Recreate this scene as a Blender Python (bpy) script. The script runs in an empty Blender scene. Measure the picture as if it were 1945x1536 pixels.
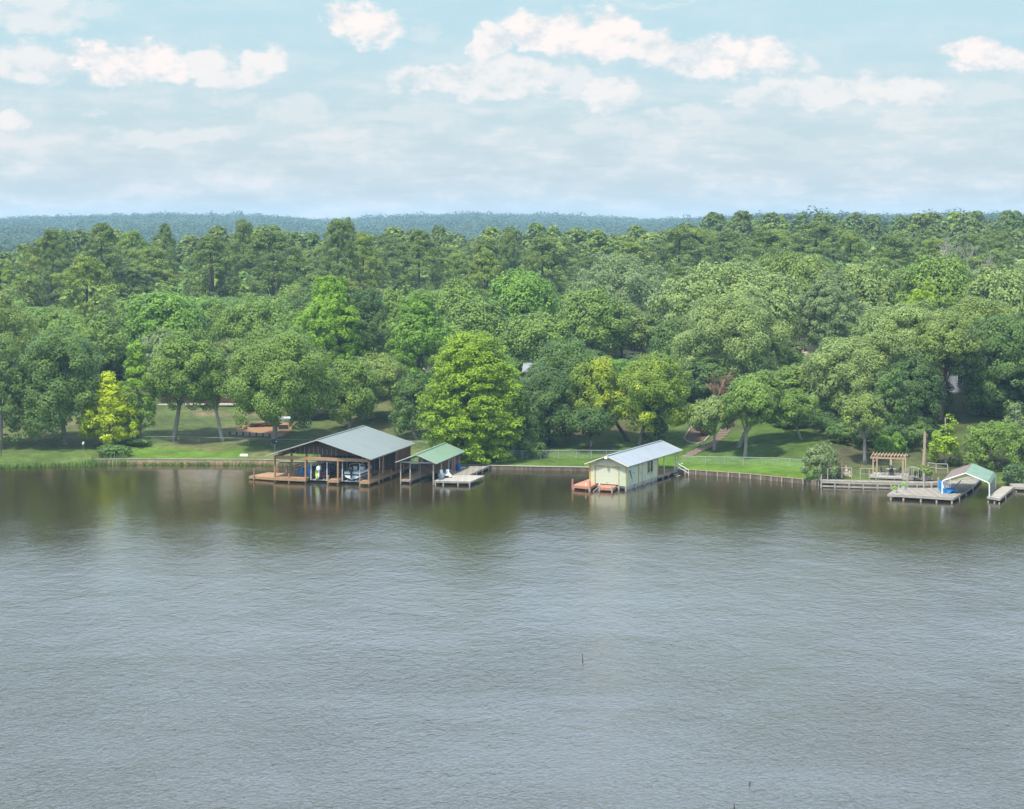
import bpy, math, random
import numpy as np
from mathutils import Vector, Matrix

# ------------------------------------------------------------------ camera
sc = bpy.context.scene
COL = sc.collection
F, CX, HZ, CH = 3400.0, 972.5, 430.0, 33.0      # focal length in photo pixels, centre column, horizon row, camera height
cam_d = bpy.data.cameras.new('camera'); cam = bpy.data.objects.new('camera', cam_d); COL.objects.link(cam)
cam.location = (0, 0, CH); cam.rotation_euler = (math.radians(90), 0, 0)
cam_d.sensor_width = 36; cam_d.lens = 36*F/1945; cam_d.shift_y = -(768-HZ)/1945
cam_d.clip_start = 1; cam_d.clip_end = 20000
sc.camera = cam

# ------------------------------------------------------------------ light
SUN_EL, SUN_AZ = math.radians(64), math.radians(216)     # azimuth clockwise from +Y; sun stands behind the camera, a bit left
sd = bpy.data.lights.new('sun', 'SUN'); sun = bpy.data.objects.new('sun', sd); COL.objects.link(sun)
sd.energy = 4.8; sd.angle = math.radians(4); sd.color = (1.0, .95, .86)
dirv = Vector((math.sin(SUN_AZ)*math.cos(SUN_EL), math.cos(SUN_AZ)*math.cos(SUN_EL), math.sin(SUN_EL)))
sun.rotation_euler = (-dirv).to_track_quat('-Z', 'Y').to_euler()

world = bpy.data.worlds.new('World'); sc.world = world; world.use_nodes = True
nt = world.node_tree; nt.nodes.clear()
def N(t, **k):
    n = nt.nodes.new(t)
    for a, b in k.items(): setattr(n, a, b)
    return n
def L(a, b): nt.links.new(a, b)
def mth(op, a, b=None, c=None, clamp=False):
    n = N('ShaderNodeMath', operation=op); n.use_clamp = clamp
    for i, v in enumerate((a, b, c)):
        if v is None: continue
        if isinstance(v, (int, float)): n.inputs[i].default_value = v
        else: L(v, n.inputs[i])
    return n.outputs[0]
def mrange(v, a, b, c=0., d=1., smooth=True):
    n = N('ShaderNodeMapRange'); n.interpolation_type = 'SMOOTHSTEP' if smooth else 'LINEAR'; n.clamp = True
    L(v, n.inputs[0])
    for i, q in enumerate((a, b, c, d)): n.inputs[i+1].default_value = q
    return n.outputs[0]
def cmix(f, a, b, blend='MIX'):
    n = N('ShaderNodeMix', data_type='RGBA', blend_type=blend)
    if isinstance(f, (int, float)): n.inputs[0].default_value = f
    else: L(f, n.inputs[0])
    for i, v in ((6, a), (7, b)):
        if isinstance(v, tuple): n.inputs[i].default_value = (*v, 1)
        else: L(v, n.inputs[i])
    return n.outputs[2]
def noise(vec, scale, detail=5, rough=.55, dist=0.):
    n = N('ShaderNodeTexNoise'); L(vec, n.inputs['Vector'])
    n.inputs['Scale'].default_value = scale; n.inputs['Detail'].default_value = detail
    n.inputs['Roughness'].default_value = rough; n.inputs['Distortion'].default_value = dist
    return n
sky = N('ShaderNodeTexSky', sky_type='NISHITA'); sky.sun_disc = False
sky.sun_elevation = SUN_EL; sky.sun_rotation = SUN_AZ; sky.altitude = 50; sky.air_density = 1.0; sky.dust_density = 2.2; sky.ozone_density = 1.2
tc = N('ShaderNodeTexCoord'); sep = N('ShaderNodeSeparateXYZ'); L(tc.outputs['Generated'], sep.inputs[0])
az = mth('ARCTAN2', sep.outputs[0], sep.outputs[1]); el = mth('ARCSINE', sep.outputs[2])
comb = N('ShaderNodeCombineXYZ'); L(az, comb.inputs[0]); L(mth('MULTIPLY', el, 1.6), comb.inputs[1])
ang = comb.outputs[0]
n1 = noise(ang, 26, 7, .6); n2 = noise(ang, 80, 7, .62)
warp = N('ShaderNodeVectorMath', operation='MULTIPLY_ADD')
sb = N('ShaderNodeVectorMath', operation='SUBTRACT'); L(n1.outputs['Color'], sb.inputs[0]); sb.inputs[1].default_value = (.5, .5, .5)
L(sb.outputs[0], warp.inputs[0]); warp.inputs[1].default_value = (.042, .026, 0); 
angr = N('ShaderNodeCombineXYZ'); L(az, angr.inputs[0]); L(el, angr.inputs[1]); L(angr.outputs[0], warp.inputs[2])
# cumulus banks: photo px centre x, centre y, half width, half height, opacity
CL = [(60,25,110,38,.55),(190,20,45,22,.3),(50,115,85,42,.7),(200,118,75,42,1),(300,110,70,40,1),(390,105,55,28,.8),(500,110,48,38,.85),(455,140,70,24,.75),(445,182,50,16,.35),
      (690,42,78,40,1),(800,52,30,28,.25),(930,75,42,40,.9),(1040,62,95,50,1),(1150,60,75,52,1),(1250,85,50,38,.9),(930,145,180,34,.75),(1080,150,60,36,.6),(1160,172,62,32,.8),
      (1300,105,80,42,.85),(1410,105,110,42,1),(1510,118,50,20,.6),(1450,182,90,22,.6),(1560,175,110,34,.7),(1700,170,110,32,.75),(1860,178,100,14,.35),
      (1845,105,62,34,1),(1920,118,50,26,.9),(15,232,40,24,.8),(175,212,25,12,.4),(560,205,90,20,.4),(780,212,130,22,.32),(330,252,160,19,.5),(240,262,60,12,.4),
      (1170,238,90,18,.4),(1300,222,90,26,.45),(1000,262,120,16,.25),(1380,260,140,20,.22),(1600,268,120,24,.2),(1830,250,110,26,.22),(120,285,100,22,.18),(700,250,100,18,.22),(1230,2,120,6,.3)]
field = None; shp_f = None
for (x, y, w, h, op) in CL:
    a0 = math.atan((x-CX)/F); e0 = math.atan((HZ-y)*math.cos(a0)/F)
    s = N('ShaderNodeVectorMath', operation='SUBTRACT'); L(warp.outputs[0], s.inputs[0]); s.inputs[1].default_value = (a0, e0-.1*h/F, 0)
    m = N('ShaderNodeVectorMath', operation='MULTIPLY'); L(s.outputs[0], m.inputs[0]); m.inputs[1].default_value = (F/w*.80, F/h*.80, 0)
    ln = N('ShaderNodeVectorMath', operation='LENGTH'); L(m.outputs[0], ln.inputs[0])
    q = mrange(ln.outputs['Value'], .35, 1.22, 1, 0); qo = mth('MULTIPLY', q, op)
    shp_f = q if shp_f is None else mth('MAXIMUM', shp_f, q)
    field = qo if field is None else mth('MAXIMUM', field, qo)
det = mth('SUBTRACT', mth('ADD', mth('MULTIPLY', n2.outputs['Fac'], .5), mth('MULTIPLY', n1.outputs['Fac'], .5)), .5)
dens = mth('ADD', shp_f, mth('MULTIPLY', det, 2.6))
cum = mth('MULTIPLY', mrange(dens, .24, .92), mth('DIVIDE', field, mth('MAXIMUM', shp_f, .01)))
cum = mth('MULTIPLY', cum, mrange(shp_f, .0, .2))
# unseen high cloud, added above the frame to brighten the lake's reflection
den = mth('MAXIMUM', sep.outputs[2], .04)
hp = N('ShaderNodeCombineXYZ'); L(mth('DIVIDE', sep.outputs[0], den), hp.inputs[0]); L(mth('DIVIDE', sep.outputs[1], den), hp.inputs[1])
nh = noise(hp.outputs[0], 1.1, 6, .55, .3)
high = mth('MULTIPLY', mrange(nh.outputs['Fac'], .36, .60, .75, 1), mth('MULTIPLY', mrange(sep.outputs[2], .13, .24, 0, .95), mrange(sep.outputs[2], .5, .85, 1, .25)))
hz = N('ShaderNodeCombineXYZ'); L(az, hz.inputs[0]); L(mth('MULTIPLY', el, 4.5), hz.inputs[1])
veil = mth('MULTIPLY', mrange(noise(hz.outputs[0], 16, 7, .62).outputs['Fac'], .36, .66), mrange(sep.outputs[2], .12, .03, .15, .6))
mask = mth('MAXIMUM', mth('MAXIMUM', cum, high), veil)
SKYS = .10
skyc = N('ShaderNodeVectorMath', operation='SCALE'); L(sky.outputs[0], skyc.inputs[0]); skyc.inputs[3].default_value = SKYS
skyt = cmix(1.0, skyc.outputs[0], (.86, 1.0, 1.0), 'MULTIPLY')
pale = cmix(mrange(sep.outputs[2], .1, .5, .85, .5), skyt, cmix(mrange(sep.outputs[2], .0, .13), (.475, .525, .54), (.405, .57, .625)))
off = N('ShaderNodeVectorMath', operation='ADD'); L(ang, off.inputs[0]); off.inputs[1].default_value = (-.004, .011, 0)
n1o = noise(off.outputs[0], 26, 7, .6); n2o = noise(off.outputs[0], 80, 7, .62)
emb = mth('ADD', mth('MULTIPLY', mth('SUBTRACT', n1.outputs['Fac'], n1o.outputs['Fac']), 3.2), mth('MULTIPLY', mth('SUBTRACT', n2.outputs['Fac'], n2o.outputs['Fac']), 1.1))
shade = mrange(mth('ADD', emb, mth('MULTIPLY', shp_f, .25)), -.35, .42)
cloudc = cmix(shade, (.55, .58, .60), (.75, .69, .66))
cloudc = cmix(mrange(sep.outputs[2], .13, .31), cloudc, cmix(mrange(sep.outputs[2], .42, .75), (1.45, 1.86, 2.42), (.45, .55, .66)))  # unseen band made extra bright for the water, dimmed again overhead
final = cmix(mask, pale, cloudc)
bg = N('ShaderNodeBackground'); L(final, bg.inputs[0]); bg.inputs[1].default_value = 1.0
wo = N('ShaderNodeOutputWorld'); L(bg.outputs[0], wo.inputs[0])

sc.render.engine = 'CYCLES'
sc.view_settings.view_transform = 'Standard'; sc.view_settings.look = 'None'
sc.view_settings.exposure = 0.47; sc.view_settings.gamma = 1
sc.cycles.max_bounces = 6; sc.cycles.diffuse_bounces = 3; sc.cycles.glossy_bounces = 3; sc.cycles.transmission_bounces = 3
sc.cycles.volume_bounces = 0; sc.cycles.transparent_max_bounces = 8; sc.cycles.use_denoising = True
sc.cycles.caustics_reflective = False; sc.cycles.caustics_refractive = False

# ------------------------------------------------------------------ helpers
def tag(o, label=None, cat=None, group=None, kind=None):
    if label: o['label'] = label
    if cat: o['category'] = cat
    if group: o['group'] = group
    if kind: o['kind'] = kind
    return o
def empty(name, loc, rz=0, label=None, cat=None, group=None):
    o = bpy.data.objects.new(name, None); COL.objects.link(o); o.location = loc; o.rotation_euler = (0, 0, rz)
    o.empty_display_size = .3
    return tag(o, label, cat, group)
def link(name, me, parent=None, loc=None):
    o = bpy.data.objects.new(name, me); COL.objects.link(o)
    if parent is not None: o.parent = parent
    if loc is not None: o.location = loc
    return o
def copy_tree(o, parent=None):
    c = o.copy(); COL.objects.link(c)
    if parent is not None: c.parent = parent
    for ch in [x for x in COL.objects if x.parent == o]: copy_tree(ch, c)
    return c

class MB:
    def __init__(s): s.v = []; s.f = []
    def add(s, vs, fs):
        b = len(s.v); s.v += [tuple(p) for p in vs]; s.f += [tuple(b+i for i in f) for f in fs]; return s
    def bx(s, x0, x1, y0, y1, z0, z1):
        return s.add([(x0,y0,z0),(x1,y0,z0),(x1,y1,z0),(x0,y1,z0),(x0,y0,z1),(x1,y0,z1),(x1,y1,z1),(x0,y1,z1)],
                     [(0,3,2,1),(4,5,6,7),(0,1,5,4),(1,2,6,5),(2,3,7,6),(3,0,4,7)])
    def beam(s, p, q, w, h):
        p = Vector(p); q = Vector(q); d = (q-p).normalized()
        side = d.cross(Vector((0,0,1)))
        if side.length < 1e-3: side = Vector((1,0,0))
        side.normalize(); up = side.cross(d).normalized()
        a = side*w/2; b = up*h/2
        return s.add([p-a-b, p+a-b, p+a+b, p-a+b, q-a-b, q+a-b, q+a+b, q-a+b],
                     [(0,3,2,1),(4,5,6,7),(0,1,5,4),(1,2,6,5),(2,3,7,6),(3,0,4,7)])
    def prism(s, pts, z0, z1):
        n = len(pts)
        ar = sum(pts[i][0]*pts[(i+1)%n][1]-pts[(i+1)%n][0]*pts[i][1] for i in range(n))
        if ar < 0: pts = pts[::-1]
        f = lambda z, i: z[i] if isinstance(z, (list, tuple)) else z
        return s.add([(p[0],p[1],f(z0,i)) for i, p in enumerate(pts)]+[(p[0],p[1],f(z1,i)) for i, p in enumerate(pts)],
                     [tuple(range(n))[::-1], tuple(range(n,2*n))]+[(i,(i+1)%n,n+(i+1)%n,n+i) for i in range(n)])
    def tube(s, pts, rad, n=8, cap=True):
        pts = [Vector(p) for p in pts]
        if isinstance(rad, (int, float)): rad = [rad]*len(pts)
        vs = []; fs = []; ref = None
        for i, p in enumerate(pts):
            d = (pts[min(i+1, len(pts)-1)]-pts[max(i-1, 0)]).normalized()
            if ref is None: ref = d.orthogonal().normalized()
            a = (ref-d*ref.dot(d)).normalized(); ref = a; b = d.cross(a)
            for k in range(n):
                t = 2*math.pi*k/n; vs.append(p+(a*math.cos(t)+b*math.sin(t))*rad[i])
        for i in range(len(pts)-1):
            for k in range(n):
                fs.append((i*n+k, i*n+(k+1)%n, (i+1)*n+(k+1)%n, (i+1)*n+k))
        if cap: fs += [tuple(range(n))[::-1], tuple((len(pts)-1)*n+k for k in range(n))]
        return s.add(vs, fs)
    def loft(s, rings, close=True, cap=True):
        n = len(rings[0]); vs = [p for r in rings for p in r]; fs = []
        for i in range(len(rings)-1):
            for k in range(n if close else n-1):
                fs.append((i*n+k, i*n+(k+1)%n, (i+1)*n+(k+1)%n, (i+1)*n+k))
        if cap: fs += [tuple(range(n))[::-1], tuple((len(rings)-1)*n+k for k in range(n))]
        return s.add(vs, fs)
    def slab(s, a, b, c, d, t):      # a sheet a-b-c-d thickened downwards by t
        up = [Vector(p) for p in (a, b, c, d)]; dn = [p-Vector((0,0,t)) for p in up]
        return s.add(dn+up, [(0,3,2,1),(4,5,6,7),(0,1,5,4),(1,2,6,5),(2,3,7,6),(3,0,4,7)])
    def build(s, name, mat, parent=None, smooth=False, loc=None):
        me = bpy.data.meshes.new(name); me.from_pydata(s.v, [], s.f); me.validate(); me.update()
        if mat: me.materials.append(mat)
        if smooth: me.polygons.foreach_set('use_smooth', [True]*len(me.polygons))
        return link(name, me, parent, loc)

def np_mesh(name, co, quads, mat, tint=None):
    me = bpy.data.meshes.new(name); nv = len(co); nf = len(quads)
    me.vertices.add(nv); me.vertices.foreach_set('co', np.ascontiguousarray(co, dtype=np.float32).ravel())
    me.loops.add(nf*4); me.loops.foreach_set('vertex_index', np.ascontiguousarray(quads, dtype=np.int32).ravel())
    me.polygons.add(nf); me.polygons.foreach_set('loop_start', np.arange(nf, dtype=np.int32)*4)
    me.update(calc_edges=True)
    if tint is not None:
        at = me.color_attributes.new('tint', 'FLOAT_COLOR', 'POINT')
        at.data.foreach_set('color', np.ascontiguousarray(np.c_[tint, np.ones(nv)], dtype=np.float32).ravel())
    me.materials.append(mat)
    return me

# ------------------------------------------------------------------ materials
def new_mat(name):
    global nt
    m = bpy.data.materials.new(name); m.use_nodes = True; nt = m.node_tree; nt.nodes.clear()
    return m
def out(sh):
    o = N('ShaderNodeOutputMaterial'); L(sh, o.inputs['Surface']); return o
def bsdf(col, rough=.8, metal=0., spec=.3):
    b = N('ShaderNodeBsdfPrincipled')
    if isinstance(col, tuple): b.inputs['Base Color'].default_value = (*col, 1)
    else: L(col, b.inputs['Base Color'])
    b.inputs['Roughness'].default_value = rough; b.inputs['Metallic'].default_value = metal
    b.inputs['Specular IOR Level'].default_value = spec
    return b
def bump(h, strength, dist):
    n = N('ShaderNodeBump'); L(h, n.inputs['Height']); n.inputs['Strength'].default_value = strength; n.inputs['Distance'].default_value = dist
    return n.outputs[0]
def M(name, col, rough=.8, metal=0., var=.18, scale=2.5, stripe=None, bumpy=0., spec=.3, stain=None):
    """stripe=(axis, width, gap_fraction, tone_spread, gap_dark): boards or panel seams in object space"""
    m = new_mat(name)
    t = N('ShaderNodeTexCoord').outputs['Object']
    nn = noise(t, scale, 5, .62); n3 = noise(t, scale*7, 3, .6)
    f = mth('ADD', mth('MULTIPLY', nn.outputs['Fac'], .65), mth('MULTIPLY', n3.outputs['Fac'], .35))
    k = mrange(f, .3, .7, 1-var, 1+var, False)
    nrm = None
    if stripe:
        ax, w, gap, spread, gd = stripe
        sp = N('ShaderNodeSeparateXYZ'); L(t, sp.inputs[0])
        q = mth('DIVIDE', sp.outputs['xyz'.index(ax)], w)
        cell = mth('FLOOR', q); fr = mth('FRACT', q)
        wn = N('ShaderNodeTexWhiteNoise', noise_dimensions='1D'); L(cell, wn.inputs['W'])
        k = mth('MULTIPLY', k, mrange(wn.outputs['Value'], 0, 1, 1-spread, 1+spread, False))
        g = mth('GREATER_THAN', mth('ABSOLUTE', mth('SUBTRACT', fr, .5)), .5-gap/2)
        k = mth('MULTIPLY', k, mth('SUBTRACT', 1, mth('MULTIPLY', g, gd)))
    vm = N('ShaderNodeVectorMath', operation='SCALE'); vm.inputs[0].default_value = col; L(k, vm.inputs[3])
    c = vm.outputs[0]
    if stain: c = cmix(mrange(noise(t, stain[1], 5, .6).outputs['Fac'], .5, .68, 0, stain[2]), c, stain[0])
    b = bsdf(c, rough, metal, spec)
    if bumpy: L(bump(f, bumpy, .05), b.inputs['Normal'])
    out(b.outputs[0]); return m

def leaf_mat(name, stuff=False, trans=.24, patch=None):
    m = new_mat(name)
    if stuff:
        a = N('ShaderNodeAttribute'); a.attribute_name = 'tint'; base = a.outputs['Color']
    else:
        base = N('ShaderNodeObjectInfo').outputs['Color']
    g = N('ShaderNodeNewGeometry'); ri = g.outputs['Random Per Island']
    nz = noise(N('ShaderNodeTexCoord').outputs['Object'], .55, 3, .6)
    k = mth('MULTIPLY', mrange(ri, 0, 1, .85, 1.16, False), mrange(nz.outputs['Fac'], .32, .68, .78, 1.22))
    vm = N('ShaderNodeVectorMath', operation='SCALE'); L(base, vm.inputs[0]); L(k, vm.inputs[3])
    if patch:
        pz = noise(N('ShaderNodeTexCoord').outputs['Object'], patch[0], 2, .5)
        base2 = cmix(mrange(pz.outputs['Fac'], patch[1], patch[1]+.12), vm.outputs[0], cmix(1., vm.outputs[0], patch[2], 'MULTIPLY')); vm = type('o', (), {'outputs': [base2]})
    # some leaves turn yellower
    c = cmix(mrange(nz.outputs['Fac'], .5, .75, 0, .35), vm.outputs[0], cmix(1., vm.outputs[0], (1.35, 1.12, .7), 'MULTIPLY'))
    d = N('ShaderNodeBsdfDiffuse'); L(c, d.inputs[0])
    tr = N('ShaderNodeBsdfTranslucent'); L(cmix(1., c, (1.3, 1.25, .6), 'MULTIPLY'), tr.inputs[0])
    mx = N('ShaderNodeMixShader'); mx.inputs[0].default_value = trans; L(d.outputs[0], mx.inputs[1]); L(tr.outputs[0], mx.inputs[2])
    gl = N('ShaderNodeBsdfGlossy'); gl.inputs['Roughness'].default_value = .45; gl.inputs[0].default_value = (.8, .9, 1, 1)
    fr = N('ShaderNodeFresnel'); fr.inputs[0].default_value = 1.35
    m2 = N('ShaderNodeMixShader'); L(mth('MULTIPLY', fr.outputs[0], .35), m2.inputs[0]); L(mx.outputs[0], m2.inputs[1]); L(gl.outputs[0], m2.inputs[2])
    out(m2.outputs[0]); return m
LEAF = leaf_mat('leaf'); LEAFS = leaf_mat('leaf_mass', True); LEAFG = leaf_mat('leaf_yellow_tips', patch=(.36, .50, (1.95, 1.6, .8)))
BARKL = M('bark_pale', (.36, .33, .29), .95, var=.3, scale=3, bumpy=.6)
BARK = M('bark', (.22, .195, .17), .95, var=.35, scale=3, bumpy=.6)
BARKD = M('bark_dark', (.07, .055, .045), .95, var=.35, scale=3, bumpy=.6)
BARKP = M('bark_pine', (.16, .10, .075), .95, var=.35, scale=3, bumpy=.6)
DEADW = M('dead_wood', (.33, .30, .27), .9, var=.25, scale=2)
DEADR = M('dead_twigs', (.26, .15, .10), .9, var=.35, scale=2)
# ------------------------------------------------------------------ terrain
def PX(x, y, z=0.):                       # photo pixel and height -> ground point
    Y = F*(CH-z)/(y-HZ); return Vector(((x-CX)*Y/F, Y, z))
def AT(x, y, Y):                          # photo pixel and distance -> point
    return Vector(((x-CX)*Y/F, Y, CH-Y*(y-HZ)/F))
def sst(a, b, x):
    t = np.clip((x-a)/(b-a), 0, 1); return t*t*(3-2*t)
SHORE = [(-1500,900),(-400,896),(0,888),(120,885),(240,881),(480,882),(760,889),(940,891),(1120,893),(1300,898),(1420,907),(1530,918),(1560,921),(1650,922),(1760,924),(1850,916),(1945,920),(2300,918),(3400,905)]
_sp = [PX(x, y, 0) for x, y in SHORE]
SHX = np.array([p.x for p in _sp]); SHY = np.array([p.y for p in _sp])
def shoreY(X): return np.interp(X, SHX, SHY)
def vnoise(X, Y, s, seed=0):
    X = np.asarray(X, float)/s; Y = np.asarray(Y, float)/s
    xi = np.floor(X).astype(np.int64); yi = np.floor(Y).astype(np.int64); fx = X-xi; fy = Y-yi
    fx = fx*fx*(3-2*fx); fy = fy*fy*(3-2*fy)
    def h(a, b):
        n = (a*374761393+b*668265263+seed*974634777) & 0x7fffffff
        n = ((n ^ (n >> 13))*1274126177) & 0x7fffffff
        return ((n ^ (n >> 16)) & 0xffff)/65535.
    return (h(xi,yi)*(1-fx)+h(xi+1,yi)*fx)*(1-fy)+(h(xi,yi+1)*(1-fx)+h(xi+1,yi+1)*fx)*fy
def ground(X, Y):
    X = np.asarray(X, float); Y = np.asarray(Y, float)
    d = Y-shoreY(X); px = CX+F*X/np.maximum(Y, 150)
    r = sst(900, 1500, px); nat = 1-sst(120, 230, px)
    s = .085+.03*r
    lo = np.where(d < 0, np.maximum(-2.2, np.where(nat > .5, .08, .6)*d), 0)
    top = .55*(1-nat)+nat*.65*sst(0, 7, d)
    z = np.where(d < 0, lo, top*np.minimum(1, np.where(nat > .5, 1., d/.6)) + .03*np.minimum(d, 8)+s*np.clip(d-8, 0, 52)+(.018+.01*r)*np.maximum(d-60, 0))
    z = z+np.where(d > 10, (vnoise(X, Y, 14, 1)-.5)*.5*np.clip((d-10)/30, 0, 1), 0)+np.where(d > 60, (vnoise(X, Y, 60, 2)-.5)*2.5*np.clip((d-60)/60, 0, 1), 0)
    addr = np.interp(px, [-200,0,300,500,620,700,900,1050,1200,1500], [-9,-6,3,-1,-9,-5,3,0,-6,-9])
    gl = np.interp(Y, [620,900,1400,2000,3200,4200,9000], [9.5,3,4,15,39.5,34,20])+addr*sst(1800, 3100, Y)
    gr = np.interp(Y, [620,1000,1500,3200,9000], [15,21.5,27,36,25])
    far = gl*(1-sst(1150, 1500, px))+gr*sst(1150, 1500, px)+(vnoise(X, Y, 220, 3)-.5)*6*sst(900, 1600, Y)
    w = sst(560, 720, Y)
    return z*(1-w)+far*w
def g1(X, Y): return float(ground(np.array([X]), np.array([Y]))[0])
def foot(x, y, dz=0.):                    # where the sight line through a photo pixel meets the ground
    lo, hi = 205., 620.
    prev = None
    for i in range(900):
        Y = lo+i*.5; X = (x-CX)*Y/F
        if CH-Y*(y-HZ)/F <= g1(X, Y)+dz:
            return Vector((X, Y, g1(X, Y)))
    return Vector((X, Y, g1(X, Y)))

rows = np.concatenate([np.arange(-60, 190, 12.), np.arange(190, 206, 2.), np.arange(206, 262, .6), np.arange(262, 340, 1.2), np.arange(340, 720, 7.), np.arange(720, 4600, 60.)])
NC = 420
u = np.linspace(-1, 1, NC); u = .55*u+.45*u**3
GY, GU = np.meshgrid(rows, u, indexing='ij')
GX = GU*(np.maximum(GY, 210)*.62+75)
GZ = ground(GX, GY)
idx = np.arange(len(rows)*NC).reshape(len(rows), NC)
quads = np.stack([idx[:-1,:-1], idx[:-1,1:], idx[1:,1:], idx[1:,:-1]], -1).reshape(-1, 4)
D = GY-shoreY(GX); PXX = CX+F*GX/np.maximum(GY, 150)
def lerp(a, b, t): return a*(1-t[..., None])+np.array(b)*t[..., None]
nA = vnoise(GX, GY, 5, 11)*.6+vnoise(GX, GY, 1.9, 12)*.4; nB = vnoise(GX, GY, 11, 13)*.6+vnoise(GX, GY, 3.3, 14)*.4
r = sst(880, 1150, PXX)
tint = np.zeros(GX.shape+(3,))+np.array((.110, .145, .048))                 # drier lawn
tint = lerp(tint, (.085, .145, .026), r*.85)                                 # greener on the right
tint = lerp(tint, (.125, .22, .03), sst(16, 9, D+3*nA)*(1-sst(300, 150, PXX)*.7)*(1-sst(900,1000,PXX)*(1-sst(1100,1300,PXX))*.5))   # watered strip
tint = lerp(tint, (.18, .175, .075), sst(.48, .7, nB)*(1-r)*.8)               # worn grass
tint = lerp(tint, (.27, .20, .125), sst(.68, .82, nA*.5+nB*.5)*(1-r*.7)*sst(12, 22, D))   # bare soil
tint = lerp(tint, (.105, .08, .045), sst(.45, .68, nB)*sst(950,1010,PXX)*(1-sst(1230,1300,PXX))*sst(12, 24, D)*.8)
tint = lerp(tint, (.105, .105, .05), sst(1535, 1565, PXX)*sst(2300, 2100, PXX)*(.45+.5*sst(.35, .65, nB)))      # leaf litter and tree shade painted into the slope round the pergola
tint = lerp(tint, (.12, .10, .06), sst(.58, .78, nB)*sst(1280, 1320, PXX)*sst(10, 22, D)*.7)
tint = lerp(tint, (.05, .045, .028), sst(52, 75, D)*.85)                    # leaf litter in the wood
tint = lerp(tint, (.13, .10, .045), sst(1765,1785,PXX)*(1-sst(1850,1880,PXX))*sst(52, 60, D)*sst(110,100,D)*.8)
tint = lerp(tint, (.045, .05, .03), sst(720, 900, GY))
tint = lerp(tint, (.05, .04, .022), sst(0.1, -.6, D))                       # lake bed
def ground_mat():
    m = new_mat('grass_ground')
    a = N('ShaderNodeAttribute'); a.attribute_name = 'tint'
    t = N('ShaderNodeTexCoord').outputs['Object']
    n = noise(t, .9, 6, .7); n2_ = noise(t, 7, 4, .7)
    f = mth('ADD', mth('MULTIPLY', n.outputs['Fac'], .5), mth('MULTIPLY', n2_.outputs['Fac'], .5))
    vm = N('ShaderNodeVectorMath', operation='SCALE'); L(a.outputs['Color'], vm.inputs[0]); L(mth('MULTIPLY', mrange(f, .35, .65, .35, 1.12, False), mrange(noise(t, .16, 5, .65).outputs['Fac'], .35, .65, .78, 1.2)), vm.inputs[3])
    b = bsdf(vm.outputs[0], .95, spec=.1); L(bump(f, .7, .25), b.inputs['Normal']); out(b.outputs[0]); return m
GM = ground_mat()
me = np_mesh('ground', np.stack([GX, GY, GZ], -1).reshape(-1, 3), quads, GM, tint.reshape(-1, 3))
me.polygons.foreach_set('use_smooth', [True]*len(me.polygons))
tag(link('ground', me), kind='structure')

# ------------------------------------------------------------------ lake
def water_mat():
    m = new_mat('lake_water')
    t = N('ShaderNodeTexCoord').outputs['Object']
    def mp(sx, sy, rz=0.):
        n = N('ShaderNodeMapping'); L(t, n.inputs[0]); n.inputs['Scale'].default_value = (sx, sy, 1); n.inputs['Rotation'].default_value = (0, 0, rz); return n.outputs[0]
    big = noise(mp(.018, .03, .2), 1, 4, .6)
    w1 = noise(mp(1.25, .95, .35), 1, 3, .6, .6); w2 = noise(mp(3.6, 2.6, -.3), 1, 4, .65, .4); w3 = noise(mp(.28, .16, .5), 1, 2, .5)
    h = mth('ADD', mth('ADD', mth('MULTIPLY', w1.outputs['Fac'], .55), mth('MULTIPLY', w2.outputs['Fac'], .36)), mth('MULTIPLY', w3.outputs['Fac'], .8))
    h = mth('MULTIPLY', h, mrange(big.outputs['Fac'], .33, .67, .65, 1.25))
    spw = N('ShaderNodeSeparateXYZ'); L(t, spw.inputs[0])
    h = mth('MULTIPLY', h, mrange(spw.outputs[1], 100, 225, 1.5, .25))
    b = bsdf((.034, .026, .009), .05, spec=.5); b.inputs['IOR'].default_value = 1.62
    L(bump(h, 1.0, .125), b.inputs['Normal']); out(b.outputs[0]); return m
w = MB().add([(-420,-60,0),(420,-60,0),(420,330,0),(-420,330,0)], [(0,1,2,3)]).build('water', water_mat())
tag(w, kind='structure')

# ------------------------------------------------------------------ haze
def haze():
    m = new_mat('haze'); v = N('ShaderNodeVolumePrincipled')
    v.inputs['Color'].default_value = (.50, .77, .98, 1); v.inputs['Density'].default_value = HAZE_D; v.inputs['Anisotropy'].default_value = 0
    o = N('ShaderNodeOutputMaterial'); L(v.outputs[0], o.inputs['Volume'])
    b = MB().bx(-3200, 3200, -90, 4640, -3.6, 78).build('haze', m); tag(b, kind='stuff')
HAZE_D = 1.6e-4
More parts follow.
